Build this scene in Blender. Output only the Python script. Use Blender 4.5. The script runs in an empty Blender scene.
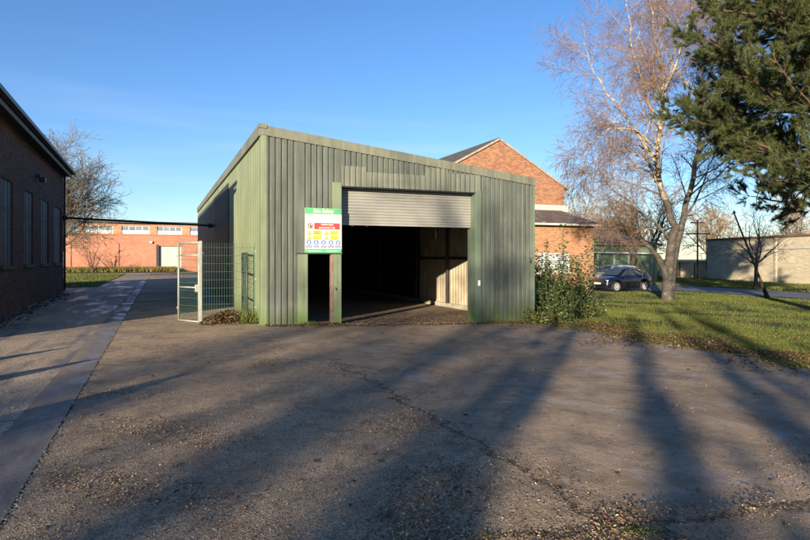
import bpy, bmesh, math, random
import numpy as np
from mathutils import Vector, Matrix

# ------------------------------------------------------------------ camera, world, sun, exposure
S = bpy.context.scene
C = S.collection
R = math.radians
YAW = R(22.7)
cam_d = bpy.data.cameras.new('camera'); cam_d.sensor_width = 36; cam_d.lens = 26.0
cam_d.shift_y = -12/810; cam_d.clip_start = .05; cam_d.clip_end = 2000
cam = bpy.data.objects.new('camera', cam_d); C.objects.link(cam)
cam.location = (0, 0, 1.6); cam.rotation_euler = (R(90), 0, -YAW)
S.camera = cam

SUN_AZ, SUN_EL = R(42.0), R(11.2)       # the light travels towards this bearing (from +Y to +X)
hx, hy = math.sin(SUN_AZ), math.cos(SUN_AZ)
world = bpy.data.worlds.new('World'); S.world = world; world.use_nodes = True
wn = world.node_tree; wn.nodes.clear()
sky = wn.nodes.new('ShaderNodeTexSky'); sky.sky_type = 'NISHITA'; sky.sun_disc = False
sky.sun_elevation = SUN_EL; sky.sun_rotation = math.atan2(-hx, -hy)
sky.altitude = 0; sky.air_density = 1.0; sky.dust_density = .1; sky.ozone_density = 3.0
bgn = wn.nodes.new('ShaderNodeBackground'); bgn.inputs['Strength'].default_value = .078
wo = wn.nodes.new('ShaderNodeOutputWorld')
tc = wn.nodes.new('ShaderNodeTexCoord'); mp = wn.nodes.new('ShaderNodeMapping')
mp.inputs['Scale'].default_value = (1.2, 1.2, 13); mp.inputs['Rotation'].default_value = (R(4), R(3), 0)
cn = wn.nodes.new('ShaderNodeTexNoise'); cn.inputs['Scale'].default_value = 1.6; cn.inputs['Detail'].default_value = 6
cr = wn.nodes.new('ShaderNodeValToRGB'); cr.color_ramp.elements[0].position = .52; cr.color_ramp.elements[1].position = .8
sep = wn.nodes.new('ShaderNodeSeparateXYZ')
band = wn.nodes.new('ShaderNodeMapRange'); band.inputs[1].default_value = .34; band.inputs[2].default_value = .08
band.inputs[3].default_value = 0; band.inputs[4].default_value = .3
mul = wn.nodes.new('ShaderNodeMath'); mul.operation = 'MULTIPLY'
mixc = wn.nodes.new('ShaderNodeMix'); mixc.data_type = 'RGBA'
mixc.inputs[7].default_value = (4.6, 5.0, 5.6, 1)
L = wn.links.new
L(tc.outputs['Generated'], mp.inputs[0]); L(mp.outputs[0], cn.inputs[0]); L(cn.outputs[0], cr.inputs[0])
L(tc.outputs['Generated'], sep.inputs[0]); L(sep.outputs[2], band.inputs[0])
L(cr.outputs[0], mul.inputs[0]); L(band.outputs[0], mul.inputs[1]); L(mul.outputs[0], mixc.inputs[0])
hsv = wn.nodes.new('ShaderNodeHueSaturation'); hsv.inputs['Saturation'].default_value = 1.08
tint = wn.nodes.new('ShaderNodeMix'); tint.data_type = 'RGBA'; tint.blend_type = 'MULTIPLY'; tint.inputs[0].default_value = 1
tint.inputs[7].default_value = (.90, .93, 1.10, 1)
L(sky.outputs[0], tint.inputs[6]); L(tint.outputs[2], hsv.inputs['Color']); L(hsv.outputs[0], mixc.inputs[6])
L(mixc.outputs[2], bgn.inputs[0]); L(bgn.outputs[0], wo.inputs[0])

sun_d = bpy.data.lights.new('sun', 'SUN'); sun_d.energy = 5.0; sun_d.angle = R(.53); sun_d.color = (1, .83, .62)
sun = bpy.data.objects.new('sun', sun_d); C.objects.link(sun)
ce = math.cos(SUN_EL)
sun.rotation_euler = Vector((hx*ce, hy*ce, -math.sin(SUN_EL))).to_track_quat('-Z', 'Y').to_euler()
sun.location = (-20, -20, 12)
S.view_settings.view_transform = 'Standard'; S.view_settings.look = 'None'
S.view_settings.exposure = 1.36; S.view_settings.gamma = 1; S.view_settings.use_curve_mapping = False
S.cycles.max_bounces = 6; S.cycles.diffuse_bounces = 3

rnd = random.Random(7)
rng = np.random.default_rng(11)

# ------------------------------------------------------------------ measuring helpers
FW = (math.sin(YAW), math.cos(YAW)); RT = (math.cos(YAW), -math.sin(YAW))
def gz(x, y=0):
    return -.55*(1-math.exp(-(x-2.3)/14.0)) if x > 2.3 else 0.0
def gzv(x):
    x = np.asarray(x, float)
    return np.where(x > 2.3, -.55*(1-np.exp(-np.maximum(x-2.3, 0)/14.0)), 0.0)
def P(px, t):
    d = (px-405)/585
    return ((FW[0]+d*RT[0])*t, (FW[1]+d*RT[1])*t)
def P3(px, py, t):
    x, y = P(px, t); return Vector((x, y, 1.6+(258-py)*t/585))

# ------------------------------------------------------------------ object helpers
def link(o, parent=None):
    C.objects.link(o)
    if parent is not None: o.parent = parent
    return o
def tag(o, label=None, cat=None, group=None, kind=None):
    if label: o['label'] = label
    if cat: o['category'] = cat
    if group: o['group'] = group
    if kind: o['kind'] = kind
    return o
def thing(name, label, cat, loc=(0, 0, 0), rz=0, group=None):
    o = bpy.data.objects.new(name, None); C.objects.link(o); o.location = loc; o.rotation_euler = (0, 0, rz)
    o.empty_display_size = .2
    return tag(o, label, cat, group)

class MB:
    """collects faces and links them as one mesh object"""
    def __init__(s): s.v = []; s.f = []; s.m = []; s.mats = []
    def mi(s, mat):
        if mat not in s.mats: s.mats.append(mat)
        return s.mats.index(mat)
    def face(s, pts, mat=None):
        n = len(s.v); s.v.extend([tuple(p) for p in pts]); s.f.append(tuple(range(n, n+len(pts))))
        s.m.append(s.mi(mat) if mat else 0); return s
    def box(s, a, b, mat=None):
        x0, x1 = sorted((a[0], b[0])); y0, y1 = sorted((a[1], b[1])); z0, z1 = sorted((a[2], b[2]))
        n = len(s.v)
        s.v += [(x0,y0,z0),(x1,y0,z0),(x1,y1,z0),(x0,y1,z0),(x0,y0,z1),(x1,y0,z1),(x1,y1,z1),(x0,y1,z1)]
        for q in ((0,3,2,1),(4,5,6,7),(0,1,5,4),(1,2,6,5),(2,3,7,6),(3,0,4,7)):
            s.f.append(tuple(n+i for i in q)); s.m.append(s.mi(mat) if mat else 0)
        return s
    def prism(s, pts, d, mat=None):
        """closed solid: the outline pts (3D, planar) pushed by vector d"""
        k = len(pts); n = len(s.v); d = Vector(d)
        s.v += [tuple(p) for p in pts] + [tuple(Vector(p)+d) for p in pts]
        i_ = s.mi(mat) if mat else 0
        s.f.append(tuple(range(n+k-1, n-1, -1))); s.m.append(i_)
        s.f.append(tuple(range(n+k, n+2*k))); s.m.append(i_)
        for i in range(k):
            j = (i+1) % k
            s.f.append((n+i, n+j, n+k+j, n+k+i)); s.m.append(i_)
        return s
    def tube(s, pts, rad, n=8, mat=None, caps=True):
        pts = [Vector(p) for p in pts]
        if not hasattr(rad, '__len__'): rad = [rad]*len(pts)
        base = len(s.v); i_ = s.mi(mat) if mat else 0
        up = None
        for i, p in enumerate(pts):
            t = (pts[min(i+1, len(pts)-1)]-pts[max(i-1, 0)])
            if t.length < 1e-9: t = Vector((0, 0, 1))
            t.normalize()
            if up is None:
                up = Vector((0, 0, 1)) if abs(t.z) < .9 else Vector((1, 0, 0))
            a = t.cross(up); a.normalize(); b = t.cross(a); up = -b if False else up
            for k in range(n):
                an = 2*math.pi*k/n
                s.v.append(tuple(p+(a*math.cos(an)+b*math.sin(an))*rad[i]))
        for i in range(len(pts)-1):
            for k in range(n):
                k2 = (k+1) % n
                s.f.append((base+i*n+k, base+i*n+k2, base+(i+1)*n+k2, base+(i+1)*n+k)); s.m.append(i_)
        if caps:
            s.f.append(tuple(base+k for k in range(n-1, -1, -1))); s.m.append(i_)
            e = base+(len(pts)-1)*n
            s.f.append(tuple(e+k for k in range(n))); s.m.append(i_)
        return s
    def bar(s, a, b, w, h, mat=None):
        """rectangular bar from a to b"""
        a = Vector(a); b = Vector(b); t = (b-a).normalized()
        up = Vector((0, 0, 1)) if abs(t.z) < .95 else Vector((0, 1, 0))
        u = t.cross(up).normalized()*w/2; v = u.normalized().cross(t)*h/2
        return s.prism([a-u-v, a+u-v, a+u+v, a-u+v], b-a, mat)
    def build(s, name, mat=None, parent=None, smooth=False, off=None, bevel=0):
        me = bpy.data.meshes.new(name)
        v = s.v
        if off is not None: v = [(p[0]-off[0], p[1]-off[1], p[2]-off[2]) for p in v]
        me.from_pydata(v, [], s.f)
        for m in (s.mats or [mat]): me.materials.append(m)
        if s.mats: me.polygons.foreach_set('material_index', s.m)
        if smooth: me.polygons.foreach_set('use_smooth', [True]*len(me.polygons))
        me.update()
        bm = bmesh.new(); bm.from_mesh(me)
        if bevel:
            bmesh.ops.remove_doubles(bm, verts=bm.verts, dist=1e-5)
            bmesh.ops.recalc_face_normals(bm, faces=bm.faces)
            es = [e for e in bm.edges if len(e.link_faces) == 2 and e.calc_face_angle(0) > .5]
            bmesh.ops.bevel(bm, geom=es, offset=bevel, segments=2, profile=.6, affect='EDGES', clamp_overlap=True)
        bm.to_mesh(me); bm.free()
        return link(bpy.data.objects.new(name, me), parent)

def np_mesh(name, V, F, mat, parent=None, off=None, smooth=False):
    """V (n,3) float, F (m,k) int with constant k"""
    V = np.asarray(V, np.float32); F = np.asarray(F, np.int32)
    if off is not None: V = V-np.asarray(off, np.float32)
    me = bpy.data.meshes.new(name)
    me.vertices.add(len(V)); me.vertices.foreach_set('co', V.ravel())
    k = F.shape[1]
    me.loops.add(F.size); me.loops.foreach_set('vertex_index', F.ravel())
    me.polygons.add(len(F)); me.polygons.foreach_set('loop_start', np.arange(0, F.size, k, dtype=np.int32))
    me.polygons.foreach_set('loop_total', np.full(len(F), k, np.int32))
    if smooth: me.polygons.foreach_set('use_smooth', np.ones(len(F), bool))
    me.materials.append(mat); me.update(calc_edges=True); me.validate()
    return link(bpy.data.objects.new(name, me), parent)

# ------------------------------------------------------------------ materials
class NT:
    def __init__(s, name):
        s.mat = bpy.data.materials.new(name); s.mat.use_nodes = True
        s.t = s.mat.node_tree; s.t.nodes.clear()
        s.out = s.t.nodes.new('ShaderNodeOutputMaterial')
        s.b = s.t.nodes.new('ShaderNodeBsdfPrincipled'); s.t.links.new(s.b.outputs[0], s.out.inputs[0])
        s.geo = None
    def n(s, typ, **kw):
        nd = s.t.nodes.new('ShaderNode'+typ)
        for k, v in kw.items(): setattr(nd, k, v)
        return nd
    def l(s, a, b): s.t.links.new(a, b)
    def pos(s, scale=(1, 1, 1), obj=False):
        if obj:
            src = s.n('TexCoord').outputs['Object']
        else:
            src = s.n('NewGeometry').outputs['Position']
        m = s.n('Mapping'); m.inputs['Scale'].default_value = scale; s.l(src, m.inputs[0]); return m.outputs[0]
    def noise(s, scale, detail=4, rough=.55, vec=None, dist=0):
        nd = s.n('TexNoise'); nd.inputs['Scale'].default_value = scale; nd.inputs['Detail'].default_value = detail
        nd.inputs['Roughness'].default_value = rough; nd.inputs['Distortion'].default_value = dist
        s.l(vec if vec is not None else s.pos(), nd.inputs['Vector']); return nd.outputs[0]
    def voro(s, scale, vec=None, feature='F1', out=0):
        nd = s.n('TexVoronoi', feature=feature); nd.inputs['Scale'].default_value = scale
        s.l(vec if vec is not None else s.pos(), nd.inputs['Vector']); return nd.outputs[out]
    def ramp(s, fac, stops):
        nd = s.n('ValToRGB'); e = nd.color_ramp.elements
        while len(e) < len(stops): e.new(.5)
        for i, (p, c) in enumerate(stops):
            e[i].position = p; c = c if hasattr(c, '__len__') else (c, c, c); e[i].color = (*c[:3], 1)
        s.l(fac, nd.inputs[0]); return nd.outputs[0]
    def mix(s, fac, a, b, mode='MIX'):
        nd = s.n('Mix', data_type='RGBA', blend_type=mode)
        for k, v in ((0, fac), (6, a), (7, b)):
            if hasattr(v, 'links'): s.l(v, nd.inputs[k])
            elif k == 0: nd.inputs[k].default_value = v
            else: nd.inputs[k].default_value = (*v[:3], 1)
        return nd.outputs[2]
    def math(s, op, a, b=0.0, c=None, clamp=False):
        nd = s.n('Math', operation=op, use_clamp=clamp)
        for k, v in ((0, a), (1, b), (2, c)):
            if v is None: continue
            if hasattr(v, 'links'): s.l(v, nd.inputs[k])
            else: nd.inputs[k].default_value = v
        return nd.outputs[0]
    def xyz(s, vec=None, obj=False):
        nd = s.n('SeparateXYZ'); s.l(vec if vec is not None else s.pos(obj=obj), nd.inputs[0]); return nd.outputs
    def bump(s, h, dist=.01, strength=1.0, normal=None):
        nd = s.n('Bump'); nd.inputs['Distance'].default_value = dist; nd.inputs['Strength'].default_value = strength
        s.l(h, nd.inputs['Height'])
        if normal is not None: s.l(normal, nd.inputs['Normal'])
        s.l(nd.outputs[0], s.b.inputs['Normal']); return nd.outputs[0]
    def col(s, c):
        if hasattr(c, 'links'): s.l(c, s.b.inputs['Base Color'])
        else: s.b.inputs['Base Color'].default_value = (*c[:3], 1)
        return s
    def rough(s, r):
        if hasattr(r, 'links'): s.l(r, s.b.inputs['Roughness'])
        else: s.b.inputs['Roughness'].default_value = r
        return s
    def spec(s, v): s.b.inputs['Specular IOR Level'].default_value = v; return s
    def metal(s, v): s.b.inputs['Metallic'].default_value = v; return s

def plain(name, c, rough=.6, var=.25, scale=3.0, metal=0, bump=0, spec=.4):
    m = NT(name); a = tuple(x*(1-var) for x in c); b = tuple(min(1, x*(1+var)) for x in c)
    m.col(m.ramp(m.noise(scale, 6), [(.3, a), (.7, b)])); m.rough(rough); m.metal(metal); m.spec(spec)
    if bump: m.bump(m.noise(scale*8, 4), bump)
    return m.mat

def painted_sheet(name, c, dark, moss=(.05, .075, .02), light=None, streak=1.25, rough=.5, base_moss=True):
    """weathered paint on profiled steel: vertical streaks, dull patches and green growth low down"""
    m = NT(name)
    st = m.noise(1.0, 6, .65, m.pos((9, 9, .55)))
    pt = m.noise(.8, 5, .6)
    k = m.ramp(st, [(.32, dark), (.62, c)])
    k = m.mix(m.ramp(pt, [(.4, 0), (.75, .55)]), k, light or tuple(min(1, x*1.45) for x in c))
    fine = m.noise(14, 5, .7, m.pos((3, 3, 1)))
    k = m.mix(m.ramp(fine, [(.56, 0), (.78, .5*streak)]), k, tuple(x*.35 for x in c))
    if base_moss:
        z = m.xyz()[2]
        h = m.math('ADD', z, m.math('MULTIPLY', m.noise(3.5, 6, .7, m.pos((1, 1, .25))), -1.1))
        k = m.mix(m.ramp(m.math('ADD', h, .62), [(0, .85), (.55, 0)]), k, moss)
    m.col(k); m.rough(m.math('ADD', m.math('MULTIPLY', st, .35), rough-.17)); m.spec(.35)
    m.bump(m.noise(2.2, 3, .5), .012, .5)
    return m.mat

def brick(name, c1, c2, c3, mortar, stain=(.03, .03, .03), stain_amt=.35, var=.5, scale=1.0, haze=0):
    m = NT(name)
    g = m.n('NewGeometry'); tcn = m.n('TexCoord')
    x, y, z = m.xyz(tcn.outputs['Object'])
    nn = m.n('VectorTransform', vector_type='NORMAL', convert_from='WORLD', convert_to='OBJECT'); m.l(g.outputs['True Normal'], nn.inputs[0])
    nx = m.math('GREATER_THAN', m.math('ABSOLUTE', m.xyz(nn.outputs[0])[0]), .7)
    u = m.math('ADD', m.math('MULTIPLY', y, nx), m.math('MULTIPLY', x, m.math('SUBTRACT', 1.0, nx)))
    cb = m.n('CombineXYZ'); m.l(u, cb.inputs[0]); m.l(z, cb.inputs[1])
    b = m.n('TexBrick'); m.l(cb.outputs[0], b.inputs['Vector'])
    b.inputs['Scale'].default_value = 1; b.inputs['Brick Width'].default_value = .235*scale; b.inputs['Row Height'].default_value = .08*scale
    b.inputs['Mortar Size'].default_value = .007*scale; b.inputs['Mortar Smooth'].default_value = .3; b.inputs['Bias'].default_value = 0
    b.inputs['Color1'].default_value = (0, 0, 0, 1); b.inputs['Color2'].default_value = (1, 1, 1, 1); b.inputs['Mortar'].default_value = (.5, .5, .5, 1)
    k = m.ramp(b.outputs['Color'], [(0, c1), (.5, c2), (1, c3)])
    pat = m.noise(.7, 6, .65)
    k = m.mix(m.ramp(pat, [(.42, 0), (.75, stain_amt)]), k, stain)
    k = m.mix(m.ramp(m.noise(6, 4), [(.5, 0), (.8, var*.5)]), k, tuple(x_*.4 for x_ in c2))
    k = m.mix(m.math('MULTIPLY', b.outputs['Fac'], .85), k, mortar)
    m.col(k); m.rough(.9); m.spec(.2)
    h = m.math('SUBTRACT', m.math('MULTIPLY', m.noise(40, 3), .3), b.outputs['Fac'])
    m.bump(h, .012, .8)
    return m.mat
# ------------------------------------------------------------------ the ground
X_EDGE = 10.0
def edge_wob(y):
    return .22*math.sin(y*1.7+.4)+.13*math.sin(y*4.3)+.07*math.sin(y*9.1+1)+(.9*max(0, (6.5-y))*.12)

def make_tarmac():
    m = NT('worn_tarmac')
    x, y, z = m.xyz()
    warp = m.noise(.9, 5, .65)
    big = m.noise(.33, 6, .6)
    # zones: gravelly broken surface against smoother bitumen
    gl = m.math('ADD', m.math('MULTIPLY', x, 1.0), m.math('MULTIPLY', y, .05))          # line from near right to middle left
    gl = m.math('ADD', gl, m.math('MULTIPLY', m.math('SUBTRACT', warp, .5), 2.4))
    smooth_zone = m.ramp(m.math('MULTIPLY', m.math('SUBTRACT', gl, 1.9), .5), [(.3, 0), (.55, 1)])
    grain = m.voro(105, None, 'F1', 1)
    gs = m.n('SeparateColor'); m.l(grain, gs.inputs[0])
    gcol = m.ramp(gs.outputs[0], [(0, (.15, .105, .062)), (.35, (.35, .25, .15)), (.7, (.50, .37, .23)), (.95, (.54, .41, .27)), (1, (.75, .62, .44))])
    fine = m.ramp(m.noise(95, 3, .7), [(.3, (.25, .185, .12)), (.7, (.50, .375, .25))])
    base = m.mix(smooth_zone, gcol, fine)
    base = m.mix(m.ramp(big, [(.36, .0), (.66, .55)]), base, (.20, .15, .10))
    # pale worn concrete patches showing through
    pale = m.ramp(m.noise(.8, 7, .7, None, 1.2), [(.53, 0), (.64, .6)])
    base = m.mix(m.math('MULTIPLY', pale, smooth_zone), base, (.38, .36, .34))
    # brown leaf mould
    mould = m.ramp(m.noise(1.6, 8, .75), [(.5, 0), (.72, .75)])
    base = m.mix(mould, base, (.12, .078, .045))
    base = m.mix(m.ramp(m.noise(3.1, 8, .8, None, .6), [(.5, 0), (.66, .55)]), base, (.075, .058, .042))
    # grime specks
    base = m.mix(m.ramp(m.noise(21, 5, .8), [(.6, 0), (.72, .55)]), base, (.022, .019, .015))
    mid = m.noise(1.35, 7, .72, None, .8)
    base = m.mix(m.ramp(mid, [(.46, 0), (.62, .5)]), base, (.125, .108, .088))
    # tar bands over long joints
    def line(val, w):      # 1 near val == 0
        return m.math('SUBTRACT', 1.0, m.math('DIVIDE', m.math('ABSOLUTE', val), w), clamp=True)
    wob = m.math('MULTIPLY', m.math('SUBTRACT', m.noise(2.3, 6, .7), .5), .8)
    c1 = m.math('ADD', m.math('SUBTRACT', y, 3.02), m.math('ADD', m.math('MULTIPLY', x, .1), wob))
    c2 = m.math('ADD', m.math('SUBTRACT', x, 2.55), m.math('ADD', wob, m.math('MULTIPLY', m.math('MAXIMUM', m.math('SUBTRACT', y, 9.0), 0.0), 3.0)))
    cracks = m.math('MAXIMUM', line(c1, .05), line(c2, .035))
    base = m.mix(m.math('MULTIPLY', cracks, .8), base, (.03, .032, .014))
    m.col(base)
    wet = m.ramp(m.noise(.5, 5, .6), [(.5, .85), (.7, .55)])
    m.rough(wet); m.spec(.35)
    h = m.math('ADD', m.math('MULTIPLY', m.voro(80), -.7), m.math('MULTIPLY', m.noise(130, 3, .7), .5))
    h = m.math('ADD', h, m.math('MULTIPLY', m.noise(9, 5, .7), 1.3))
    h = m.math('SUBTRACT', h, m.math('MULTIPLY', cracks, 2.0))
    m.bump(h, .010, 1.0)
    return m.mat

def make_slab():
    m = NT('old_concrete_slab')
    x, y, z = m.xyz()
    g = m.voro(70, None, 'F1', 1); gs = m.n('SeparateColor'); m.l(g, gs.inputs[0])
    base = m.ramp(gs.outputs[0], [(0, (.15, .11, .07)), (.5, (.40, .295, .19)), (.9, (.55, .44, .31)), (1, (.65, .56, .42))])
    base = m.mix(m.ramp(m.noise(.5, 6, .65), [(.4, 0), (.65, .65)]), base, (.20, .16, .12))
    wetm = m.ramp(m.noise(.9, 5, .6, m.pos((1.6, .35, 1))), [(.46, 0), (.6, 1)])
    base = m.mix(m.math('MULTIPLY', wetm, .75), base, (.06, .06, .065))
    cx = m.math('SUBTRACT', 1.0, m.math('DIVIDE', m.math('ABSOLUTE', m.math('SUBTRACT', m.math('PINGPONG', y, 3.4), .02)), .02), clamp=True)
    base = m.mix(cx, base, (.03, .035, .02))
    m.col(base); m.rough(m.ramp(wetm, [(0, .8), (1, .3)])); m.spec(.45)
    m.bump(m.math('ADD', m.math('MULTIPLY', m.voro(70), -.8), m.noise(8, 5, .7)), .006, .8)
    return m.mat

def make_channel():
    m = NT('smooth_channel_concrete')
    base = m.ramp(m.noise(3, 7, .7, m.pos((2, .6, 1))), [(.3, (.11, .095, .08)), (.7, (.25, .215, .18))])
    base = m.mix(m.ramp(m.noise(40, 4, .7), [(.5, 0), (.75, .6)]), base, (.05, .045, .035))
    ch = m.xyz()[0]
    ed = m.math('ADD', m.math('MULTIPLY', m.math('SUBTRACT', -1.12, ch), 3.4), m.math('MULTIPLY', m.math('SUBTRACT', m.noise(1.1, 7, .75), .5), 3.4))
    base = m.mix(m.ramp(ed, [(.1, 0), (.6, .85)]), base, (.21, .16, .115))
    m.col(base); m.rough(m.math('MAXIMUM', m.ramp(m.noise(1.7, 4), [(.42, .38), (.6, .85)]), m.ramp(ed, [(.0, 0), (.5, .9)]))); m.spec(.5)
    m.bump(m.noise(60, 4, .7), .004, .8)
    return m.mat

def make_turf():
    m = NT('winter_turf')
    k = m.ramp(m.noise(.8, 7, .7), [(.3, (.035, .055, .012)), (.55, (.06, .085, .02)), (.75, (.11, .10, .035))])
    k = m.mix(m.ramp(m.noise(4.0, 6, .75), [(.55, 0), (.72, .7)]), k, (.08, .055, .025))
    k = m.mix(m.ramp(m.noise(45, 3, .7), [(.4, 0), (.7, .6)]), k, (.025, .035, .008))
    m.col(k); m.rough(.95); m.spec(.15)
    m.bump(m.noise(30, 5, .8), .05, 1.0)
    return m.mat

M_tar, M_slab, M_chan, M_turf = make_tarmac(), make_slab(), make_channel(), make_turf()

def sheet(name, xs, ys, mat, dz, xr=None):
    """a sheet that follows the lie of the ground; xr(y) -> (x0, x1) bends its sides"""
    V = []; F = []
    for y in ys:
        if xr: x0, x1 = xr(y); row = [x0+(x1-x0)*(x-xs[0])/(xs[-1]-xs[0]) for x in xs]
        else: row = xs
        for x in row: V.append((x, y, gz(x)+dz))
    w = len(xs)
    for j in range(len(ys)-1):
        for i in range(w-1):
            a = j*w+i; F.append((a, a+1, a+1+w, a+w))
    o = np_mesh(name, V, F, mat, smooth=True); o['kind'] = 'structure'; return o
def lin(a, b, n): return [a+(b-a)*i/(n-1) for i in range(n)]

sheet('ground', lin(-400, -2, 9)+lin(0, 40, 41)+lin(60, 700, 9), lin(-200, 900, 12), M_turf, -.012)
def yard_x(y):
    if y < 14.1: return (-.868, X_EDGE+edge_wob(y))
    return (-.868, X_EDGE-.05)
sheet('yard', lin(-.868, 10, 34), lin(-30, 14.1, 260)+lin(14.2, 42, 20), M_tar, 0, yard_x)
sheet('yard_beyond', lin(-.86, 14, 12), lin(42, 72, 6), M_tar, 0)
# the concrete side of the road with its smooth channel
sheet('pavement', lin(-60, -1.305, 10), lin(-30, 72, 14), M_slab, .001)
sheet('channel', [-1.30, -1.1, -.885], lin(-30, 40, 30), M_chan, .004)
sheet('kerb_strip', [-1.495, -.88], lin(40, 72, 3), M_slab, .003)
# road beyond the grass
M_road = plain('blue_asphalt', (.10, .105, .115), .75, .25, .6, bump=.004)
sheet('road', lin(30.2, 36.0, 6), lin(-60, 90, 20), M_road, .02)
sheet('parking_bay', lin(22.5, 30.1, 6), lin(27.6, 40, 6), M_road, .012)

# moss and crumbs in the long seam
def blobs(n, fx, size, name, mat, label, kind='stuff', flat=.4):
    V = []; F = []
    for i in range(n):
        x, y = fx(i); s_ = size*rnd.uniform(.4, 1.5); b = len(V); k = 5; a0 = rnd.random()*6
        z = gz(x)
        for j in range(k):
            a = a0+j*2*math.pi/k; rr = s_*rnd.uniform(.7, 1.2)
            V.append((x+math.cos(a)*rr, y+math.sin(a)*rr, z+.001))
        V.append((x, y, z+s_*flat*rnd.uniform(.7, 1.6)))
        for j in range(k): F.append((b+j, b+(j+1) % k, b+k))
    o = np_mesh(name, V, F, mat); return tag(o, label, name.replace('_', ' '), kind=kind)
def island_mat(name, stops, rough=.85, spec=.2, trans=0):
    m = NT(name); g = m.n('NewGeometry')
    m.col(m.ramp(g.outputs['Random Per Island'], stops)); m.rough(rough); m.spec(spec)
    if trans:
        tb = m.n('BsdfTranslucent'); ms = m.n('MixShader'); ms.inputs[0].default_value = trans
        m.l(m.ramp(g.outputs['Random Per Island'], stops), tb.inputs[0])
        m.l(m.b.outputs[0], ms.inputs[1]); m.l(tb.outputs[0], ms.inputs[2]); m.l(ms.outputs[0], m.out.inputs[0])
    return m.mat
M_moss = island_mat('seam_moss', [(0, (.07, .065, .03)), (.5, (.2, .18, .08)), (1, (.45, .42, .30))])
blobs(2600, lambda i: (-.877+rnd.gauss(0, .013), 2.5+37*rnd.random()**1.9), .0105, 'seam_moss', M_moss,
      'yellow green moss and crumbs along the seam beside the concrete channel')
def near_tuft(i):
    a = rnd.random()
    if a < .35:
        x = rnd.uniform(-.3, 3.6); return (x, 3.02-.1*x+rnd.gauss(0, .06)+.12*math.sin(x*5))
    x, y = P(642+rnd.gauss(0, 14), 1.6*585/(530-258+rnd.gauss(0, 3))); return x, y
M_moss2 = island_mat('crack_moss', [(0, (.03, .05, .01)), (.6, (.07, .10, .02)), (1, (.13, .13, .06))])
blobs(200, near_tuft, .010, 'crack_moss', M_moss2, 'green moss and weeds growing in the crack across the near tarmac', flat=1.2)

# pebbles and broken stone lying on the tarmac
M_peb = island_mat('pebbles', [(0, (.05, .045, .04)), (.4, (.14, .12, .10)), (.8, (.30, .26, .21)), (1, (.5, .46, .4))], .8)
def peb(i):
    while True:
        t = 3.0+10*rnd.random()**1.5; px = rnd.uniform(0, 810); x, y = P(px, t)
        v = x+.9+.4*math.sin(x*1.3+y)
        if x < X_EDGE-.3 and y < 14 and rnd.random() < (.95 if v < 3.6 else .22): return x, y
blobs(9000, peb, .0048, 'loose_gravel', M_peb, 'loose pale gravel scattered over the worn tarmac', flat=.9)

# fallen leaves
def leaves(name, pts, size, mat, label, cat='leaves', zfn=None, pile=None, thing_=None):
    pts = np.asarray(pts, float); n = len(pts)
    a = rng.random(n)*6.283; s_ = size*rng.uniform(.55, 1.35, n)
    ca, sa = np.cos(a), np.sin(a)
    u = np.stack([ca, sa, rng.normal(0, .25, n)], 1)*s_[:, None]
    w = np.stack([-sa, ca, rng.normal(0, .25, n)], 1)*(s_*.62)[:, None]
    c = pts.copy()
    lift = np.array([0, 0, 1.0])
    q = [c-u, c-w*.9+lift*(s_*.35)[:, None], c+u, c+w+lift*(s_*rng.uniform(0, .6, n))[:, None]]
    V = np.stack(q, 1).reshape(-1, 3)
    i0 = np.arange(n)*4
    F = np.concatenate([np.stack([i0, i0+1, i0+2], 1), np.stack([i0, i0+2, i0+3], 1)])
    o = np_mesh(name, V, F, mat); return tag(o, label, cat, kind='stuff')
M_leaf = island_mat('fallen_leaves', [(0, (.05, .028, .014)), (.4, (.11, .062, .03)), (.75, (.20, .125, .06)), (.95, (.32, .22, .11)), (1, (.45, .35, .2))], .7, .3, .15)
pts = []
for i in range(10500):                          # drift along the edge of the grass
    y = rnd.uniform(4.2, 14.2); x = X_EDGE+edge_wob(y)+rnd.gauss(.38, .5)*(1.3+.8*math.sin(y*2.1)); pts.append((x, y, gz(x)+(.012 if x < X_EDGE+.1 else .04)))
for i in range(9000):                           # on the grass
    x = rnd.uniform(10, 24); y = rnd.uniform(6, 26)
    if rnd.random() > .1+max(0, math.sin(x*.9+2*math.sin(y*.5))*math.sin(y*.8+x*.3)): continue
    pts.append((x, y, gz(x)+.045))
for i in range(2600):                          # in front of the shed
    x = rnd.uniform(2.3, 10.2); y = 14.15-abs(rnd.gauss(0, .22)); pts.append((x, y, gz(x)+.008))
for i in range(1300):
    x = rnd.uniform(4.3, 9.7); y = 14.2+abs(rnd.gauss(0, 1.3)); pts.append((x, y, gz(x)+.02))
frag = []
def clump(x, y):
    return math.sin(x*1.9+1.7*math.sin(y*1.3))*math.sin(y*2.3+1.3*math.sin(x*1.7+.5))
while len(frag) < 15000:
    t = 3.0+10*rnd.random()**1.4; px = rnd.uniform(0, 810); x, y = P(px, t)
    if x > 9.7 or y > 13.9 or x < -.8: continue
    k = clump(x, y)
    if rnd.random() < (.03+max(0, k-.25)*.9)*(1 if x < 2.8 else .3): frag.append((x, y, gz(x)+.003))
for i in range(2600):
    x = rnd.uniform(-.6, 3.8); y = 3.02-.1*x+.12*math.sin(x*5)+rnd.gauss(0, .07); frag.append((x, y, .004))
for i in range(1600):
    y = rnd.uniform(2.2, 9); x = 2.5+rnd.gauss(0, .16)+.15*math.sin(y*2.2)
    if x < 9.6: frag.append((x, y, gz(x)+.004))
for i in range(150):
    t = 3.2+11*rnd.random()**1.1; px = rnd.uniform(0, 810); x, y = P(px, t)
    if x < 9.8 and y < 14: pts.append((x, y, gz(x)+.006))
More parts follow.
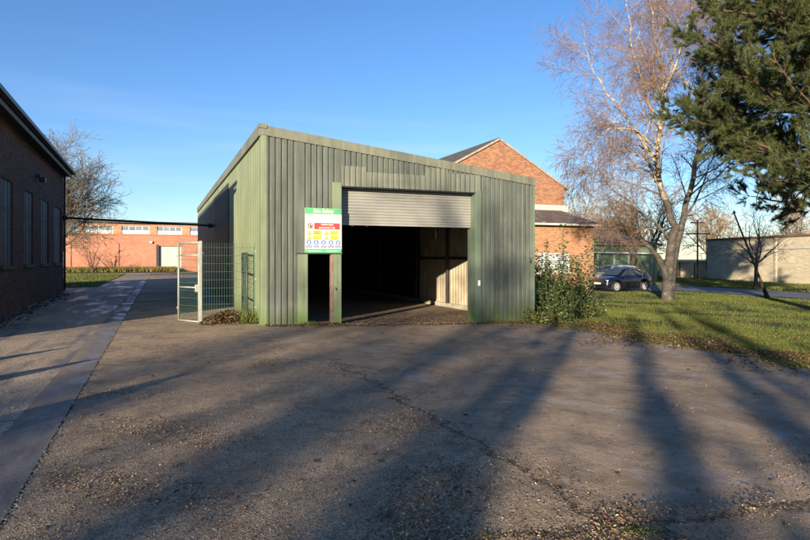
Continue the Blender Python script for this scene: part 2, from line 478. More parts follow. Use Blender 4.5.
leaves('leaf_fragments', frag, .0095, island_mat('crumbled_leaves', [(0, (.06, .035, .02)), (.4, (.17, .10, .05)), (.75, (.32, .21, .11)), (1, (.6, .46, .28))], .7, .3), 'crumbled brown leaf fragments gathered in bands over the near tarmac')
leaves('fallen_leaves', pts, .026, M_leaf, 'brown fallen leaves scattered over the tarmac and drifted along the grass edge')
pts = []
for i in range(3800):
    u = rnd.random(); px = 200+60*u; t = 14.5+rnd.gauss(0, .28)+.5*u
    x, y = P(px, t)
    if x > 2.17: continue
    h = .30*math.exp(-((px-228)/20)**2)*math.exp(-((t-14.6)/.4)**2)
    pts.append((x, y, rnd.random()*h+.012))
leaves('leaf_heap', pts, .042, M_leaf, 'heap of brown leaves drifted against the wire fence by the shed corner')

# grass blades
def grass(name, xy, hgt, wid, mat, label):
    n = len(xy); x = xy[:, 0]; y = xy[:, 1]; z = gzv(x)-.012
    h = hgt*rng.uniform(.45, 1.3, n); a = rng.random(n)*6.283; w = wid*rng.uniform(.6, 1.3, n)
    dx = np.cos(a)*w; dy = np.sin(a)*w
    lx = rng.normal(0, .5, n)*h; ly = rng.normal(0, .5, n)*h
    V = np.stack([np.stack([x-dx, y-dy, z], 1), np.stack([x+dx, y+dy, z], 1), np.stack([x+lx, y+ly, z+h], 1)], 1).reshape(-1, 3)
    F = np.arange(3*n).reshape(n, 3)
    return tag(np_mesh(name, V, F, mat), label, 'grass', kind='stuff')
def patchy(x, y):
    return np.sin(x*1.1+np.sin(y*.9)*1.3)*np.sin(y*.8+np.sin(x*.7)*1.6)
def sample_area(n, x0, x1, y0, y1, near):
    out = []
    while sum(len(o) for o in out) < n:
        x = rng.uniform(x0, x1, n*3); y = rng.uniform(y0, y1, n*3)
        dep = x*FW[0]+y*FW[1]; lat = x*RT[0]+y*RT[1]
        e = X_EDGE+.22*np.sin(y*1.7+.4)+.13*np.sin(y*4.3)+.07*np.sin(y*9.1+1)+.108*np.maximum(0, 6.5-y)
        ok = (dep > 2) & (np.abs(lat) < dep*.78+1) & (x > e+rng.normal(.05, .22, len(x))) & (rng.random(len(x)) < np.minimum(1, (near/dep)**2))
        ok &= rng.random(len(x)) < .62+.6*patchy(x, y)
        out.append(np.stack([x[ok], y[ok]], 1))
    return np.concatenate(out)[:n]
M_grass = island_mat('grass_blades', [(0, (.07, .10, .018)), (.4, (.13, .18, .03)), (.75, (.19, .235, .045)), (.93, (.28, .26, .09)), (1, (.36, .30, .16))], .7, .25, .35)
nt_ = M_grass.node_tree; src_ = [l_.from_socket for l_ in nt_.links if l_.to_socket.name == 'Base Color'][0]
g_ = NT.__new__(NT); g_.mat = M_grass; g_.t = nt_
bs_ = [n_ for n_ in nt_.nodes if n_.type == 'BSDF_PRINCIPLED'][0]; tb_ = [n_ for n_ in nt_.nodes if n_.type == 'BSDF_TRANSLUCENT'][0]
mx_ = g_.mix(g_.ramp(g_.noise(.55, 6, .7), [(.42, 0), (.66, .85)]), src_, (.12, .115, .04))
mx_ = g_.mix(g_.ramp(g_.noise(1.9, 5, .7), [(.5, 0), (.7, .6)]), mx_, (.045, .075, .018))
g_.l(mx_, bs_.inputs['Base Color']); g_.l(mx_, tb_.inputs[0])
grass('lawn_grass', sample_area(210000, 9.7, 30, 4.2, 33, 11), .055, .0065, M_grass, 'short green winter grass between the yard edge and the far road')
far = np.stack([rng.uniform(36, 54, 60000), rng.uniform(14, 62, 60000)], 1)
grass('verge_grass', far, .14, .02, M_grass, 'rough grass verge between the road and the long pale wall')
far = np.stack([rng.uniform(-9, -3.3, 9000), rng.uniform(36, 66, 9000)], 1)
xx, yy = far[:, 0], far[:, 1]
grass('corner_grass', far, .12, .02, M_grass, 'patch of grass behind the dark brick building')
sheet('grass_verge', lin(-10, -3.2, 4), lin(36, 66, 4), M_turf, .012)
sheet('wall_verge', lin(-14, 1.6, 4), lin(69.5, 75.7, 3), M_turf, .03)
far = np.stack([rng.uniform(-14, 1.8, 16000), 75.4-np.abs(rng.normal(0, .9, 16000))], 1)
grass('wall_foot_weeds', far, .55, .05, island_mat('weeds', [(0, (.06, .07, .02)), (.6, (.16, .15, .04)), (1, (.25, .17, .06))]), 'yellow green weeds growing along the foot of the red wall')
# ------------------------------------------------------------------ the steel shed
F0 = 14.2; X0, X1 = 2.22, 10.0; Y1 = 39.6
ZL, ZR = 4.72, 3.85
def ztop(x): return ZL+(ZR-ZL)*(x-X0)/(X1-X0)
M_sheet = painted_sheet('grey_green_sheet', (.098, .112, .094), (.050, .060, .053), moss=(.06, .085, .03))
M_lap = painted_sheet('lapped_sheet', (.150, .160, .125), (.095, .105, .08), base_moss=False)
M_side = painted_sheet('side_green_sheet', (.165, .20, .115), (.12, .15, .085), moss=(.07, .11, .03), streak=.4)
M_flash = painted_sheet('pale_green_flashing', (.155, .19, .12), (.10, .13, .08), moss=(.08, .14, .03), streak=.7)
M_jamb = painted_sheet('door_frame_green', (.11, .15, .105), (.07, .10, .07), moss=(.05, .09, .03), light=(.20, .25, .20))
M_cap = painted_sheet('roof_edge_trim', (.15, .16, .12), (.085, .09, .068), base_moss=False)
M_dark = plain('shade_lining', (.012, .012, .015), .8)  # shade inside the shed put into the lining colour
M_liner = plain('pale_lining', (.33, .285, .20), .7, .2, 2)
M_shut = plain('shutter_paint', (.25, .25, .225), .5, .13, 1.3)
M_roof = plain('sheet_roof', (.16, .17, .15), .8)
M_steel = plain('dark_steel', (.035, .035, .04), .6)
M_conc = plain('plinth_concrete', (.34, .31, .25), .9, .25, 4, bump=.01)
M_sill2 = plain('dirty_threshold', (.12, .095, .07), .9, .4, 6)
M_red = plain('faded_red_paint', (.20, .135, .10), .7, .3, 8)

def profile(a, b, pitch=.146, gw=.028, dep=.032, soft=.018):
    """(distance, depth) along a sheet with narrow grooves"""
    out = [(a, 0)]; k = math.ceil((a-.05)/pitch)
    while True:
        g = k*pitch+.09; k += 1
        if g-gw/2-soft <= a+.01: continue
        if g+gw/2+soft >= b-.01: break
        out += [(g-gw/2-soft, 0), (g-gw/2, dep), (g+gw/2, dep), (g+gw/2+soft, 0)]
    out.append((b, 0)); return out
def sheet_x(mb, x0, x1, z0f, z1f, y, sgn=1, **k):
    pr = profile(x0, x1, **k)
    for (a, da), (b, db) in zip(pr, pr[1:]):
        mb.face([(a, y+sgn*da, z0f(a)), (b, y+sgn*db, z0f(b)), (b, y+sgn*db, z1f(b)), (a, y+sgn*da, z1f(a))])
def sheet_y(mb, y0, y1, z0, z1, x, sgn=1, **k):
    pr = profile(y0, y1, **k)
    for (a, da), (b, db) in zip(pr, pr[1:]):
        mb.face([(x+sgn*da, a, z0(a)), (x+sgn*db, b, z0(b)), (x+sgn*db, b, z1(b)), (x+sgn*da, a, z1(a))])
OX0, OX1, OZ = 4.195, 8.06, 3.395
DX0, DX1, DZ = 3.34, 3.93, 1.70
shed = thing('steel_shed', 'green corrugated steel shed with its grey roller shutter half raised', 'shed', (X0, F0, 0))
so = (X0, F0, 0)
def sp(mb, name, mat=None, **k): return mb.build(name, mat, shed, off=so, **k)
gb = lambda x: gz(x)-.03
mb = MB()
sheet_x(mb, X0+.12, 3.12, gb, lambda x: ztop(x)-.02, F0)
sheet_x(mb, 3.12, OX0-.02, lambda x: DZ+.02, lambda x: ztop(x)-.02, F0)
sheet_x(mb, OX0-.02, OX1+.16, lambda x: OZ+.02, lambda x: ztop(x)-.02, F0-.004)
sheet_x(mb, OX1+.16, X1-.04, gb, lambda x: ztop(x)-.02, F0)
sp(mb, 'front_cladding', M_sheet)
for a_, b_, za_ in ((OX0+.01, 4.86, 3.93), (4.87, 6.52, 3.80), (6.53, 7.2, 4.02), (7.21, 8.2, 3.9)):
    mb = MB(); sheet_x(mb, a_, b_, lambda x: OZ+.02, lambda x: min(za_, ztop(x)-.16), F0-.016, pitch=.15, gw=.03, dep=.024)
    sp(mb, 'lap_panel', M_lap)

mb = MB()
sheet_y(mb, F0+.1, Y1, lambda y: -.03, lambda y: ZL-.05, X0, dep=.02, pitch=.31, gw=.03)
sp(mb, 'side_cladding', M_side)
mb = MB()
sheet_y(mb, F0+.02, Y1, lambda y: gz(X1)-.03, lambda y: ZR-.05, X1, -1)
sheet_x(mb, X0, X1, gb, lambda x: ztop(x)-.02, Y1, -1)
sp(mb, 'rear_cladding', M_sheet)
# roof
mb = MB(); mb.prism([(X0-.05, F0-.03, ZL+.0), (X1+.07, F0-.03, ztop(X1+.07)+.0), (X1+.07, F0-.03, ztop(X1+.07)+.05), (X0-.05, F0-.03, ZL+.055)], (0, Y1-F0+.1, 0)); sp(mb, 'roof', M_roof)
mb = MB()
mb.prism([(X0-.03, F0-.034, ZL-.17), (X1+.03, F0-.034, ztop(X1+.03)-.15), (X1+.03, F0-.034, ztop(X1+.03)+.06), (X0-.03, F0-.034, ZL+.065)], (0, .028, 0))
mb.box((X0-.065, F0-.06, ZL-.02), (X0+.13, F0+.16, ZL+.085))
sp(mb, 'roof_trim', M_cap)
mb = MB(); mb.box((X0-.06, F0-.02, ZL-.20), (X0-.018, Y1+.05, ZL+.07)); sp(mb, 'side_fascia', M_cap)
# corner flashings
mb = MB(); mb.box((X0-.012, F0-.012, -.02), (X0+.135, F0-.002, ZL-.16)); mb.box((X0-.014, F0-.01, -.02), (X0-.004, F0+.26, ZL-.2)); sp(mb, 'corner_flashing', M_flash)
mb = MB(); mb.box((X1-.09, F0-.014, gz(X1)-.03), (X1+.012, F0+.05, ZR-.1)); sp(mb, 'corner_flashing', M_jamb)
# personnel doorway: flashings, header, red frame
mb = MB(); mb.box((3.10, F0-.035, -.02), (DX0, F0+.02, DZ)); mb.box((DX0-.025, F0-.03, -.02), (DX0+.001, F0+.14, DZ)); sp(mb, 'door_flashing', M_flash, bevel=.006)
mb = MB(); mb.box((3.99, F0-.035, -.02), (OX0, F0+.02, DZ)); mb.box((3.965, F0-.04, DZ+.03), (OX0+.004, F0+.02, OZ+.1)); mb.box((OX0-.02, F0+.0, gz(OX0)-.02), (OX0+.012, F0+.3, OZ+.05)); sp(mb, 'door_flashing', M_flash, bevel=.006)
mb = MB(); mb.box((3.07, F0-.06, DZ), (OX0+.02, F0-.002, DZ+.03)); sp(mb, 'door_header', M_steel)
mb = MB(); mb.box((DX1, F0-.045, -.01), (3.988, F0+.11, DZ-.01)); mb.box((DX1+.005, F0-.052, .75), (DX1+.045, F0-.045, .86)); sp(mb, 'door_frame', M_red, bevel=.004)
mb = MB(); mb.tube([(3.95+.09, F0-.05, .86), (3.95+.09, F0-.07, .84), (4.05, F0-.07, .80)], .012, 6); sp(mb, 'door_bolt', M_steel)
# large doorway frame
mb = MB()
mb.box((OX1+.0, F0-.03, gz(OX1)-.03), (OX1+.17, F0+.02, OZ+.06))
mb.box((OX1-.01, F0-.02, gz(OX1)-.03), (OX1+.03, F0+.44, OZ+.02))
sp(mb, 'door_jamb', M_jamb, bevel=.006)
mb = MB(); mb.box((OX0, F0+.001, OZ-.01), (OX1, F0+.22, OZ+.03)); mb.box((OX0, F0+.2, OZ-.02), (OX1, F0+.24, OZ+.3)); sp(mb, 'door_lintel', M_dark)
# shutter curtain of interlocking slats
mb = MB(); zb, zt = 2.45, OZ+.1; k = 0; pit = .077; z = zb+.05; ys = F0+.27
mb.box((OX0+.01, ys-.015, zb), (OX1-.012, ys+.02, zb+.05))
while z < zt:
    pr = [(0, 0), (.012, -.014), (.035, -.020), (.058, -.014), (.068, 0), (.077, .004)]
    for (a, da), (b, db) in zip(pr, pr[1:]):
        mb.face([(OX0+.01, ys+da, z+a), (OX1-.012, ys+da, z+a), (OX1-.012, ys+db, z+b), (OX0+.01, ys+db, z+b)])
    z += pit
sh = sp(mb, 'roller_shutter', M_shut)
for xx_ in (OX0+.35, OX0+.75): MB().box((xx_, ys-.03, zb-.03), (xx_+.05, ys+.01, zb+.001)).build('pull_lug', M_steel, sh, off=so)
# inside: linings, rails, posts
mb = MB(); LX = X1-.1
sheet_y(mb, F0+.45, 22.1, lambda y: gz(LX)-.02, lambda y: ZR-.06, LX, 1, pitch=.21, gw=.05, dep=.025)
sp(mb, 'wall_lining', M_liner)
mb = MB()
mb.box((LX-.12, F0+.45, gz(LX)-.03), (LX-.001, Y1-.2, gz(LX)+.16)); sp(mb, 'plinth', M_conc, bevel=.01)
mb = MB(); mb.box((LX-.07, F0+.5, 1.55), (LX-.004, Y1-.2, 1.64)); mb.box((LX-.07, F0+.5, 2.9), (LX-.004, Y1-.2, 2.99)); sp(mb, 'wall_rail', M_steel)
for yy_ in (19.35, 22.2, 26.5, 31): 
    mb = MB(); w = .06 if yy_ < 20 else .14
    mb.box((LX-.16, yy_-w/2, gz(LX)+.16), (LX-.075, yy_+w/2, ztop(LX)-.1)); sp(mb, 'portal_post', M_steel)
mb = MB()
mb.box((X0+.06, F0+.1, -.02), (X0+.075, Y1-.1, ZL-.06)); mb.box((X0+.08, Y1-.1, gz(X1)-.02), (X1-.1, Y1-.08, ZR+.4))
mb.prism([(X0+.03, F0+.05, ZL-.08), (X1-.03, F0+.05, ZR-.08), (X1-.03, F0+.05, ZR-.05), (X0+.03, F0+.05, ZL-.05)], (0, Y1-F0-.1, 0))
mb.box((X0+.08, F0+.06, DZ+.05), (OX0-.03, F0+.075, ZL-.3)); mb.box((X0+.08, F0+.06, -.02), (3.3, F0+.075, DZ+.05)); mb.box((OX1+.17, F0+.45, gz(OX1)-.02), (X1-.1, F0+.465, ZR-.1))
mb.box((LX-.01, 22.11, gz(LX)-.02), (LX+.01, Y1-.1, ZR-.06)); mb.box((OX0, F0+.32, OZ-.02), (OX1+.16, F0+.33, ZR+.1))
sp(mb, 'shade_lining', M_dark)  # pale inside walls made near-black to carry their shade
for yy_ in (18.5, 22.2, 26.5, 31):
    mb = MB(); mb.prism([(X0+.1, yy_, ZL-.4), (X1-.2, yy_, ZR-.4), (X1-.2, yy_, ZR-.15), (X0+.1, yy_, ZL-.15)], (0, .12, 0)); sp(mb, 'roof_beam', M_steel)
# concrete floor inside
V = []; Fc = []; xs = lin(X0+.1, X1-.12, 12)
mb = MB()
for a, b in zip(xs, xs[1:]): mb.face([(a, F0+.02, gz(a)+.012), (b, F0+.02, gz(b)+.012), (b, Y1-.1, gz(b)+.012), (a, Y1-.1, gz(a)+.012)])
sp(mb, 'floor_slab', plain('shed_floor', (.19, .145, .10), .9, .35, 2.5, bump=.01))
# threshold strip across the door
mb = MB(); mb.prism([(OX0, F0-.02, gz(OX0)-.02), (OX1, F0-.02, gz(OX1)-.02), (OX1, F0-.02, gz(OX1)+.018), (OX0, F0-.02, gz(OX0)+.018)], (0, .09, 0)); sp(mb, 'threshold', M_sill2, bevel=.006)
# the brick building's shade on the side wall, put in as dark panels
M_shade_panel = painted_sheet('near_shade_paint', (.02, .026, .028), (.012, .016, .018), base_moss=False)
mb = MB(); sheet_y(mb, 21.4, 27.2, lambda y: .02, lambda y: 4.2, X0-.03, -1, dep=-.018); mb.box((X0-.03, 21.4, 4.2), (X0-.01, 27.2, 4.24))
mbr = MB(); sheet_y(mbr, 27.26, Y1-.1, lambda y: .02, lambda y: 4.2, X0-.024, -1, dep=-.018); mbr.box((X0-.024, 27.26, 4.2), (X0-.004, Y1-.1, 4.24)); sp(mbr, 'shade_panel_far', painted_sheet('far_shade_paint', (.05, .062, .062), (.03, .04, .042), base_moss=False)); mb.box((X0-.028, 21.38, .02), (X0-.004, 21.4, 4.24)); mb.box((X0-.028, 27.2, .02), (X0-.004, 27.22, 4.24))
sd = sp(mb, 'shade_panel_near', M_shade_panel)
mb = MB(); mb.box((X0-.06, 21.5, 1.0), (X0-.032, 21.54, 1.3)); mb.build('handle', M_steel, sd, off=so)  # door pull on the nearer shade panel
# screws and small fixings along the front
mb = MB()
for zz_ in (.5, 1.55, 2.6, 3.55):
    x = OX1+.3
    while x < X1-.1:
        sp(MB().box((x-.008, F0-.006, zz_-.008), (x+.008, F0-.001, zz_+.008)), 'fixing_screw', M_steel); x += .352
mb = MB(); mb.box((8.12, F0-.036, .83), (8.19, F0-.031, .98)); sp(mb, 'paper_notice', plain('white_paper', (.8, .8, .78), .7, .05))

# ------------------------------------------------------------------ safety sign
def text_mesh(txt, size, name, mat, parent, loc, ax='C', bold=.0, xs_=1.0, ext=.0015):
    cu = bpy.data.curves.new(name, 'FONT'); cu.body = txt; cu.size = size; cu.align_x = {'C': 'CENTER', 'L': 'LEFT'}[ax]; cu.align_y = 'CENTER'
    cu.extrude = ext; cu.offset = bold; cu.resolution_u = 3
    to = bpy.data.objects.new(name+'_tmp', cu); C.objects.link(to)
    bpy.context.view_layer.update()
    me = bpy.data.meshes.new_from_object(to.evaluated_get(bpy.context.evaluated_depsgraph_get()))
    bpy.data.objects.remove(to); bpy.data.curves.remove(cu)
    me.name = name; me.materials.clear(); me.materials.append(mat)
    o = link(bpy.data.objects.new(name, me), parent)
    o.location = loc; o.rotation_euler = (R(90), 0, 0); o.scale = (xs_, 1, 1); return o
W_, H_ = .93, 1.10
sign = thing('safety_sign', 'white, red and yellow site safety board with green bands over the small doorway', 'sign', (3.725, F0-.065, 2.28))
def flat(n, c, r=.45): return plain(n, c, r, .06, 4, spec=.5)
m_w, m_g, m_r, m_y, m_b, m_k = flat('sign_white', (.52, .50, .43)), flat('sign_green', (.07, .36, .15)), flat('sign_red', (.55, .05, .05)), flat('sign_yellow', (.75, .68, .05)), flat('sign_blue', (.10, .16, .36)), flat('sign_black', (.03, .03, .03))
MB().box((-W_/2, -.012, -H_/2), (W_/2, .0, H_/2)).build('board', m_w, sign, bevel=.003)
def pl(name, x0, x1, z0, z1, m, d=.004, parent=sign, y=-.0125):
    return MB().box((x0, y-d, z0), (x1, y, z1)).build(name, m, parent)
hb = pl('header_band', -W_/2+.004, W_/2-.004, H_/2-.145, H_/2-.004, m_g)
text_mesh('Site Safety', .125, 'header_text', m_w, sign, (0, -.018, H_/2-.072), bold=.004)
fb = pl('footer_band', -W_/2+.004, W_/2-.004, -H_/2+.004, -H_/2+.095, m_g)
pl('red_panel', -.235, W_/2-.05, .03, .185, m_r)
text_mesh('Authorised', .068, 'red_panel_text', m_w, sign, (.09, -.018, .148), bold=.002)
text_mesh('personnel only', .068, 'red_panel_text', m_w, sign, (.09, -.018, .072), bold=.002)
def disc(mb, x, z, r0, r1, y, n=20, d=.003, a0=0, a1=2*math.pi):
    for i in range(n):
        a = a0+(a1-a0)*i/n; b = a0+(a1-a0)*(i+1)/n
        q = [(x+r1*math.cos(a), y, z+r1*math.sin(a)), (x+r1*math.cos(b), y, z+r1*math.sin(b))]
        q += [(x+r0*math.cos(b), y, z+r0*math.sin(b)), (x+r0*math.cos(a), y, z+r0*math.sin(a))] if r0 > 0 else [(x, y, z)]
        mb.prism(q, (0, -d, 0))
mb = MB(); disc(mb, -.335, .108, .052, .07, -.0125); mb.bar((-.335-.04, -.0145, .108+.04), (-.335+.04, -.0145, .108-.04), .003, .016); mb.build('prohibition_symbol', m_r, sign)
mb = MB(); disc(mb, -.325, .125, 0, .014, -.0165); mb.box((-.345, -.0185, .07), (-.305, -.0165, .11)); mb.build('walking_figure', m_k, sign)
for cx_ in (-.36, .075):
    for cz_ in (-.055, -.18):
        yp = pl('warning_panel', cx_+.09, cx_+.09+.215, cz_-.05, cz_+.05, m_y)
        for tz in (.018, -.022): MB().box((cx_+.115, -.0185, cz_+tz-.010), (cx_+.115+rnd.uniform(.12, .165), -.0167, cz_+tz+.006)).build('lettering', m_k, yp)
        MB().prism([(cx_-.055, -.0125, cz_-.048), (cx_+.055, -.0125, cz_-.048), (cx_, -.0125, cz_+.05)], (0, -.004, 0)).build('warning_triangle', m_k, sign)
        MB().prism([(cx_-.037, -.0168, cz_-.037), (cx_+.037, -.0168, cz_-.037), (cx_, -.0168, cz_+.028)], (0, -.002, 0)).build('triangle_face', m_y, sign)
for i in range(5):
    cx_ = -.37+i*.185
    mb = MB(); disc(mb, cx_, -.30, 0, .063, -.0125); b_ = mb.build('mandatory_symbol', m_b, sign)
    mb = MB(); disc(mb, cx_, -.285, 0, .022, -.0157); mb.box((cx_-.028, -.0175, -.338), (cx_+.028, -.0157, -.31)); mb.build('symbol_figure', m_w, b_)
    p_ = pl('symbol_caption', cx_-.07, cx_+.07, -.42, -.372, m_b)
    MB().box((cx_-.05, -.0185, -.401), (cx_+.05, -.0167, -.391)).build('lettering', m_w, p_)
m_pale = flat('sign_pale_print', (.55, .52, .47))
for z_ in (.36, .315, .265): pl('small_print', -.38, -.38+rnd.uniform(.55, .74), z_-.006, z_+.006, m_pale, .002)
m_gl = flat('sign_pale_green', (.35, .6, .4))
MB().box((-.40, -.0185, -.518), (-.05, -.0167, -.498)).build('footer_print', m_gl, fb); MB().box((.05, -.0185, -.518), (.36, -.0167, -.498)).build('footer_print', m_gl, fb)
for x in (-.44, .44):
    for z in (-.53, .53): MB().tube([(x, -.012, z), (x, -.021, z)], .008, 8).build('fixing_screw', M_steel, sign)

# ------------------------------------------------------------------ gate and wire fence by the shed corner
M_galv = plain('galvanised_paint', (.25, .27, .23), .5, .2, 5, .2)
M_wire = plain('green_wire', (.05, .11, .08), .5, .2, 3, .1)
M_gpost = plain('green_post_paint', (.06, .17, .10), .5, .2, 3)
def gate_panel(name, label, cat, a, b, h, matf, matw, rails=(0, .43, .83), gap=.065, z0=.04, fr=.024, group=None, cross=.19):
    a = Vector((*a, 0)); b = Vector((*b, 0)); t = thing(name, label, cat, a)
    d = (b-a); Lh = d.length; u = d/Lh; o = tuple(a)
    q = lambda s_, z: a+u*s_+Vector((0, 0, z))
    for s_ in (0, Lh): MB().tube([q(s_, z0), q(s_, h)], fr, 8).build('upright', matf, t, off=o, smooth=True)
    for r in tuple(rails)+(1.0,):
        z = z0+(h-z0)*r
        MB().tube([q(.0, z), q(Lh, z)], fr*.9, 8).build('rail', matf, t, off=o, smooth=True)
    mb = MB(); s_ = gap
    while s_ < Lh-.02: mb.tube([q(s_, z0), q(s_, h)], .0035, 4); s_ += gap
    z = z0+cross
    while z < h: mb.tube([q(0, z), q(Lh, z)], .004, 4); z += cross
    mb.build('wire_mesh', matw, t, off=o)
    return t, q, o, Lh
ga, gb_ = P(178.6, 14.75), P(198.8, 14.3)
t, q, o, Lh = gate_panel('wire_gate', 'pale grey framed wire gate standing open at the free end of the fence', 'gate', ga, gb_, 1.98, M_galv, M_wire, rails=(0, .43, .84))
lb = MB(); c_ = q(Lh-.06, .86); lb.box(c_-Vector((.055, .03, .09)), c_+Vector((.04, .03, .09))); lo = lb.build('lock_box', M_galv, t, off=o, bevel=.005)
MB().tube([c_+Vector((.0, -.03, .02)), c_+Vector((.0, -.07, .02)), c_+Vector((.09, -.07, .02))], .009, 6).build('handle', M_galv, lo, off=o)
for z in (.35, 1.65): c_ = q(-.02, z); MB().box(c_-Vector((.03, .02, .03)), c_+Vector((.01, .02, .03))).build('hinge', M_galv, t, off=o)
c_ = q(Lh, 1.72); MB().tube([c_, c_+Vector((.11, -.01, 0))], .014, 6).build('latch', M_galv, t, off=o)

fa, fb_ = P(200.5, 14.32), P(256.5, 14.75)
ft = thing('wire_fence', 'green wire mesh fence panel between the pale gate and the shed corner', 'fence', (*fa, 0))
a = Vector((*fa, 0)); b = Vector((*fb_, 0)); d = b-a; Lh = d.length; u = d/Lh
q = lambda s_, z: a+u*s_+Vector((0, 0, z))
mb = MB(); s_ = .02
while s_ < Lh: mb.tube([q(s_, .03), q(s_, 1.98)], .0032, 5); s_ += .06
for z in [.06+.2*i for i in range(10)]: mb.tube([q(0, z), q(Lh, z)], .0035, 5); mb.tube([q(0, z)+Vector((.006, -.012, 0)), q(Lh, z)+Vector((.006, -.012, 0))], .0035, 5)
mb.build('wire_mesh', M_wire, ft, off=tuple(a))
for s_, m_ in ((Lh, M_gpost), (.0, M_galv)):
    c_ = q(s_, 0); po = MB().box(c_-Vector((.035, .035, .02)), c_+Vector((.035, .035, 2.02))).build('post', m_, ft, off=tuple(a), bevel=.005)
    if m_ is M_gpost:
        for z in (.35, 1.05, 1.75): MB().box(c_+Vector((-.05, -.042, z)), c_+Vector((.03, -.036, z+.04))).build('clamp', M_galv, po, off=tuple(a))
M_dgate = plain('dark_gate_paint', (.03, .05, .035), .5)
gate_panel('folded_gate', 'dark narrow gate leaf folded flat along the side wall of the shed', 'gate', (2.02, 15.2), (2.1, 16.7), 1.72, M_dgate, M_dgate, rails=(0, .3, .7), fr=.03)
# ------------------------------------------------------------------ dark brick building on the left
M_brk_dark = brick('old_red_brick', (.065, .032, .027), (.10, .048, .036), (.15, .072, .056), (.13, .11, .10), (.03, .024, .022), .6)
M_brk_or = brick('orange_brick', (.28, .125, .06), (.36, .175, .085), (.42, .22, .12), (.34, .29, .22), (.22, .12, .07), .25)
M_brk_gab = brick('patched_brick', (.20, .085, .048), (.28, .125, .07), (.37, .19, .11), (.30, .24, .17), (.20, .09, .055), .3)
M_brk_pnt = brick('painted_red_brick', (.33, .13, .085), (.40, .165, .105), (.46, .20, .13), (.38, .17, .11), (.42, .27, .2), .65, .25)
M_slate = plain('slate_roof', (.06, .058, .06), .8, .35, 4, bump=.02)
M_gutter = plain('black_gutter', (.03, .03, .032), .5)
M_pale = plain('pale_trim', (.42, .42, .38), .6, .15)
M_board = plain('grey_boarding', (.055, .065, .07), .7, .35, 1.6)
M_sill = plain('dark_sill', (.05, .045, .045), .8)

lb0 = Vector((-3.93, 13.0, 0)); lb1 = Vector((-4.26, 32.0, 0))
ang = math.atan2(lb1.y-lb0.y, lb1.x-lb0.x)      # local +x runs along the wall away from the camera, +y into the building
LL = (lb1-lb0).length
bl = thing('brick_building', 'dark brick building with tall boarded windows and black eaves left of the road', 'building', lb0, ang)
EV = 5.72
ridge = EV+1.75; Wd = 11.0
# windows by their place along the wall
wins = []
for (pa, pb, za_, zb_) in ((-13, 13, 183, 262), (24.5, 33.2, 198, 264), (41, 48.7, 201, 265.5), (54, 61, 208, 266)):
    res = []
    for px in (pa, pb):
        d = (px-405)/585; dx, dy = FW[0]+d*RT[0], FW[1]+d*RT[1]
        # ray (0,0)+t(dx,dy) meets lb0 + s*(lb1-lb0)/LL
        ux, uy = (lb1.x-lb0.x)/LL, (lb1.y-lb0.y)/LL
        det = dx*(-uy)-dy*(-ux); t_ = (lb0.x*(-uy)-lb0.y*(-ux))/det; s_ = (dx*lb0.y-dy*lb0.x)/det
        res.append((s_, t_))
    wins.append((res[0][0], res[1][0], res[1][1]))
w2 = []
zt_w, zb_w = 3.85, 1.38
for (s0, s1, t_) in wins: w2.append((s0, s1))
w2[0] = (w2[0][1]-(w2[1][1]-w2[1][0]), w2[0][1])
def wall_with_openings(mb, L_, z0, z1, ops, y=0.0, th=.3, rev=.16):
    """wall in local x-z at y with openings (x0,x1,z0,z1) and reveals going in"""
    xs = sorted(set([0, L_]+[v for o in ops for v in o[:2]]))
    for a, b in zip(xs, xs[1:]):
        mid = (a+b)/2; zz = [(z0, z1)]
        for o in ops:
            if o[0] <= mid <= o[1]: zz = [(z0, o[2]), (o[3], z1)]
        for c, d in zz: mb.face([(a, y, c), (b, y, c), (b, y, d), (a, y, d)][::-1])
    for o in ops:
        a, b, c, d = o
        mb.face([(a, y, c), (a, y+rev, c), (a, y+rev, d), (a, y, d)]); mb.face([(b, y, c), (b, y+rev, c), (b, y+rev, d), (b, y, d)])
        mb.face([(a, y, d), (b, y, d), (b, y+rev, d), (a, y+rev, d)]); mb.face([(a, y, c), (b, y, c), (b, y+rev, c), (a, y+rev, c)])
ops = [(a, b, zb_w, zt_w) for a, b in w2]
mb = MB(); wall_with_openings(mb, LL, -.1, EV, ops, rev=.07)
mb.face([(0, Wd, -.1), (0, 0, -.1), (0, 0, EV), (0, Wd/2, ridge), (0, Wd, EV)]); mb.face([(LL, 0, -.1), (LL, Wd, -.1), (LL, Wd, EV), (LL, Wd/2, ridge), (LL, 0, EV)])
mb.face([(0, Wd, -.1), (LL, Wd, -.1), (LL, Wd, EV), (0, Wd, EV)])
# stepped brick plinth
mb.box((-.02, -.055, -.1), (LL+.02, .0-.001, .62))
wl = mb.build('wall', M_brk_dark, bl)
for a, b in w2:
    w = MB().box((a, .045, zb_w), (b, .10, zt_w)).build('window', M_board, bl)
    mbw = MB()
    for k in range(1, 3): mbw.box((a+(b-a)*k/3-.012, .036, zb_w), (a+(b-a)*k/3+.012, .0445, zt_w))
    mbw.box((a, .034, zb_w+1.6), (b, .0445, zb_w+1.66)); mbw.build('glazing_bar', M_sill, w)
    MB().box((a-.08, -.06, zb_w-.11), (b+.08, .04, zb_w-.001)).build('sill', M_sill, w)
mb = MB(); ov = .42
sl = (ridge-EV)/(Wd/2)
for sgn in (0, 1):
    y0 = -ov if sgn == 0 else Wd+ov; z0 = EV-ov*sl*.2
    mb.prism([(-.3, y0, EV+.12-ov*sl), (-.3, Wd/2, ridge+.12), (-.3, Wd/2, ridge+.0), (-.3, y0, EV-ov*sl)], (LL+.55, 0, 0))
rf = mb.build('roof', M_slate, bl)
gzz = EV-ov*sl
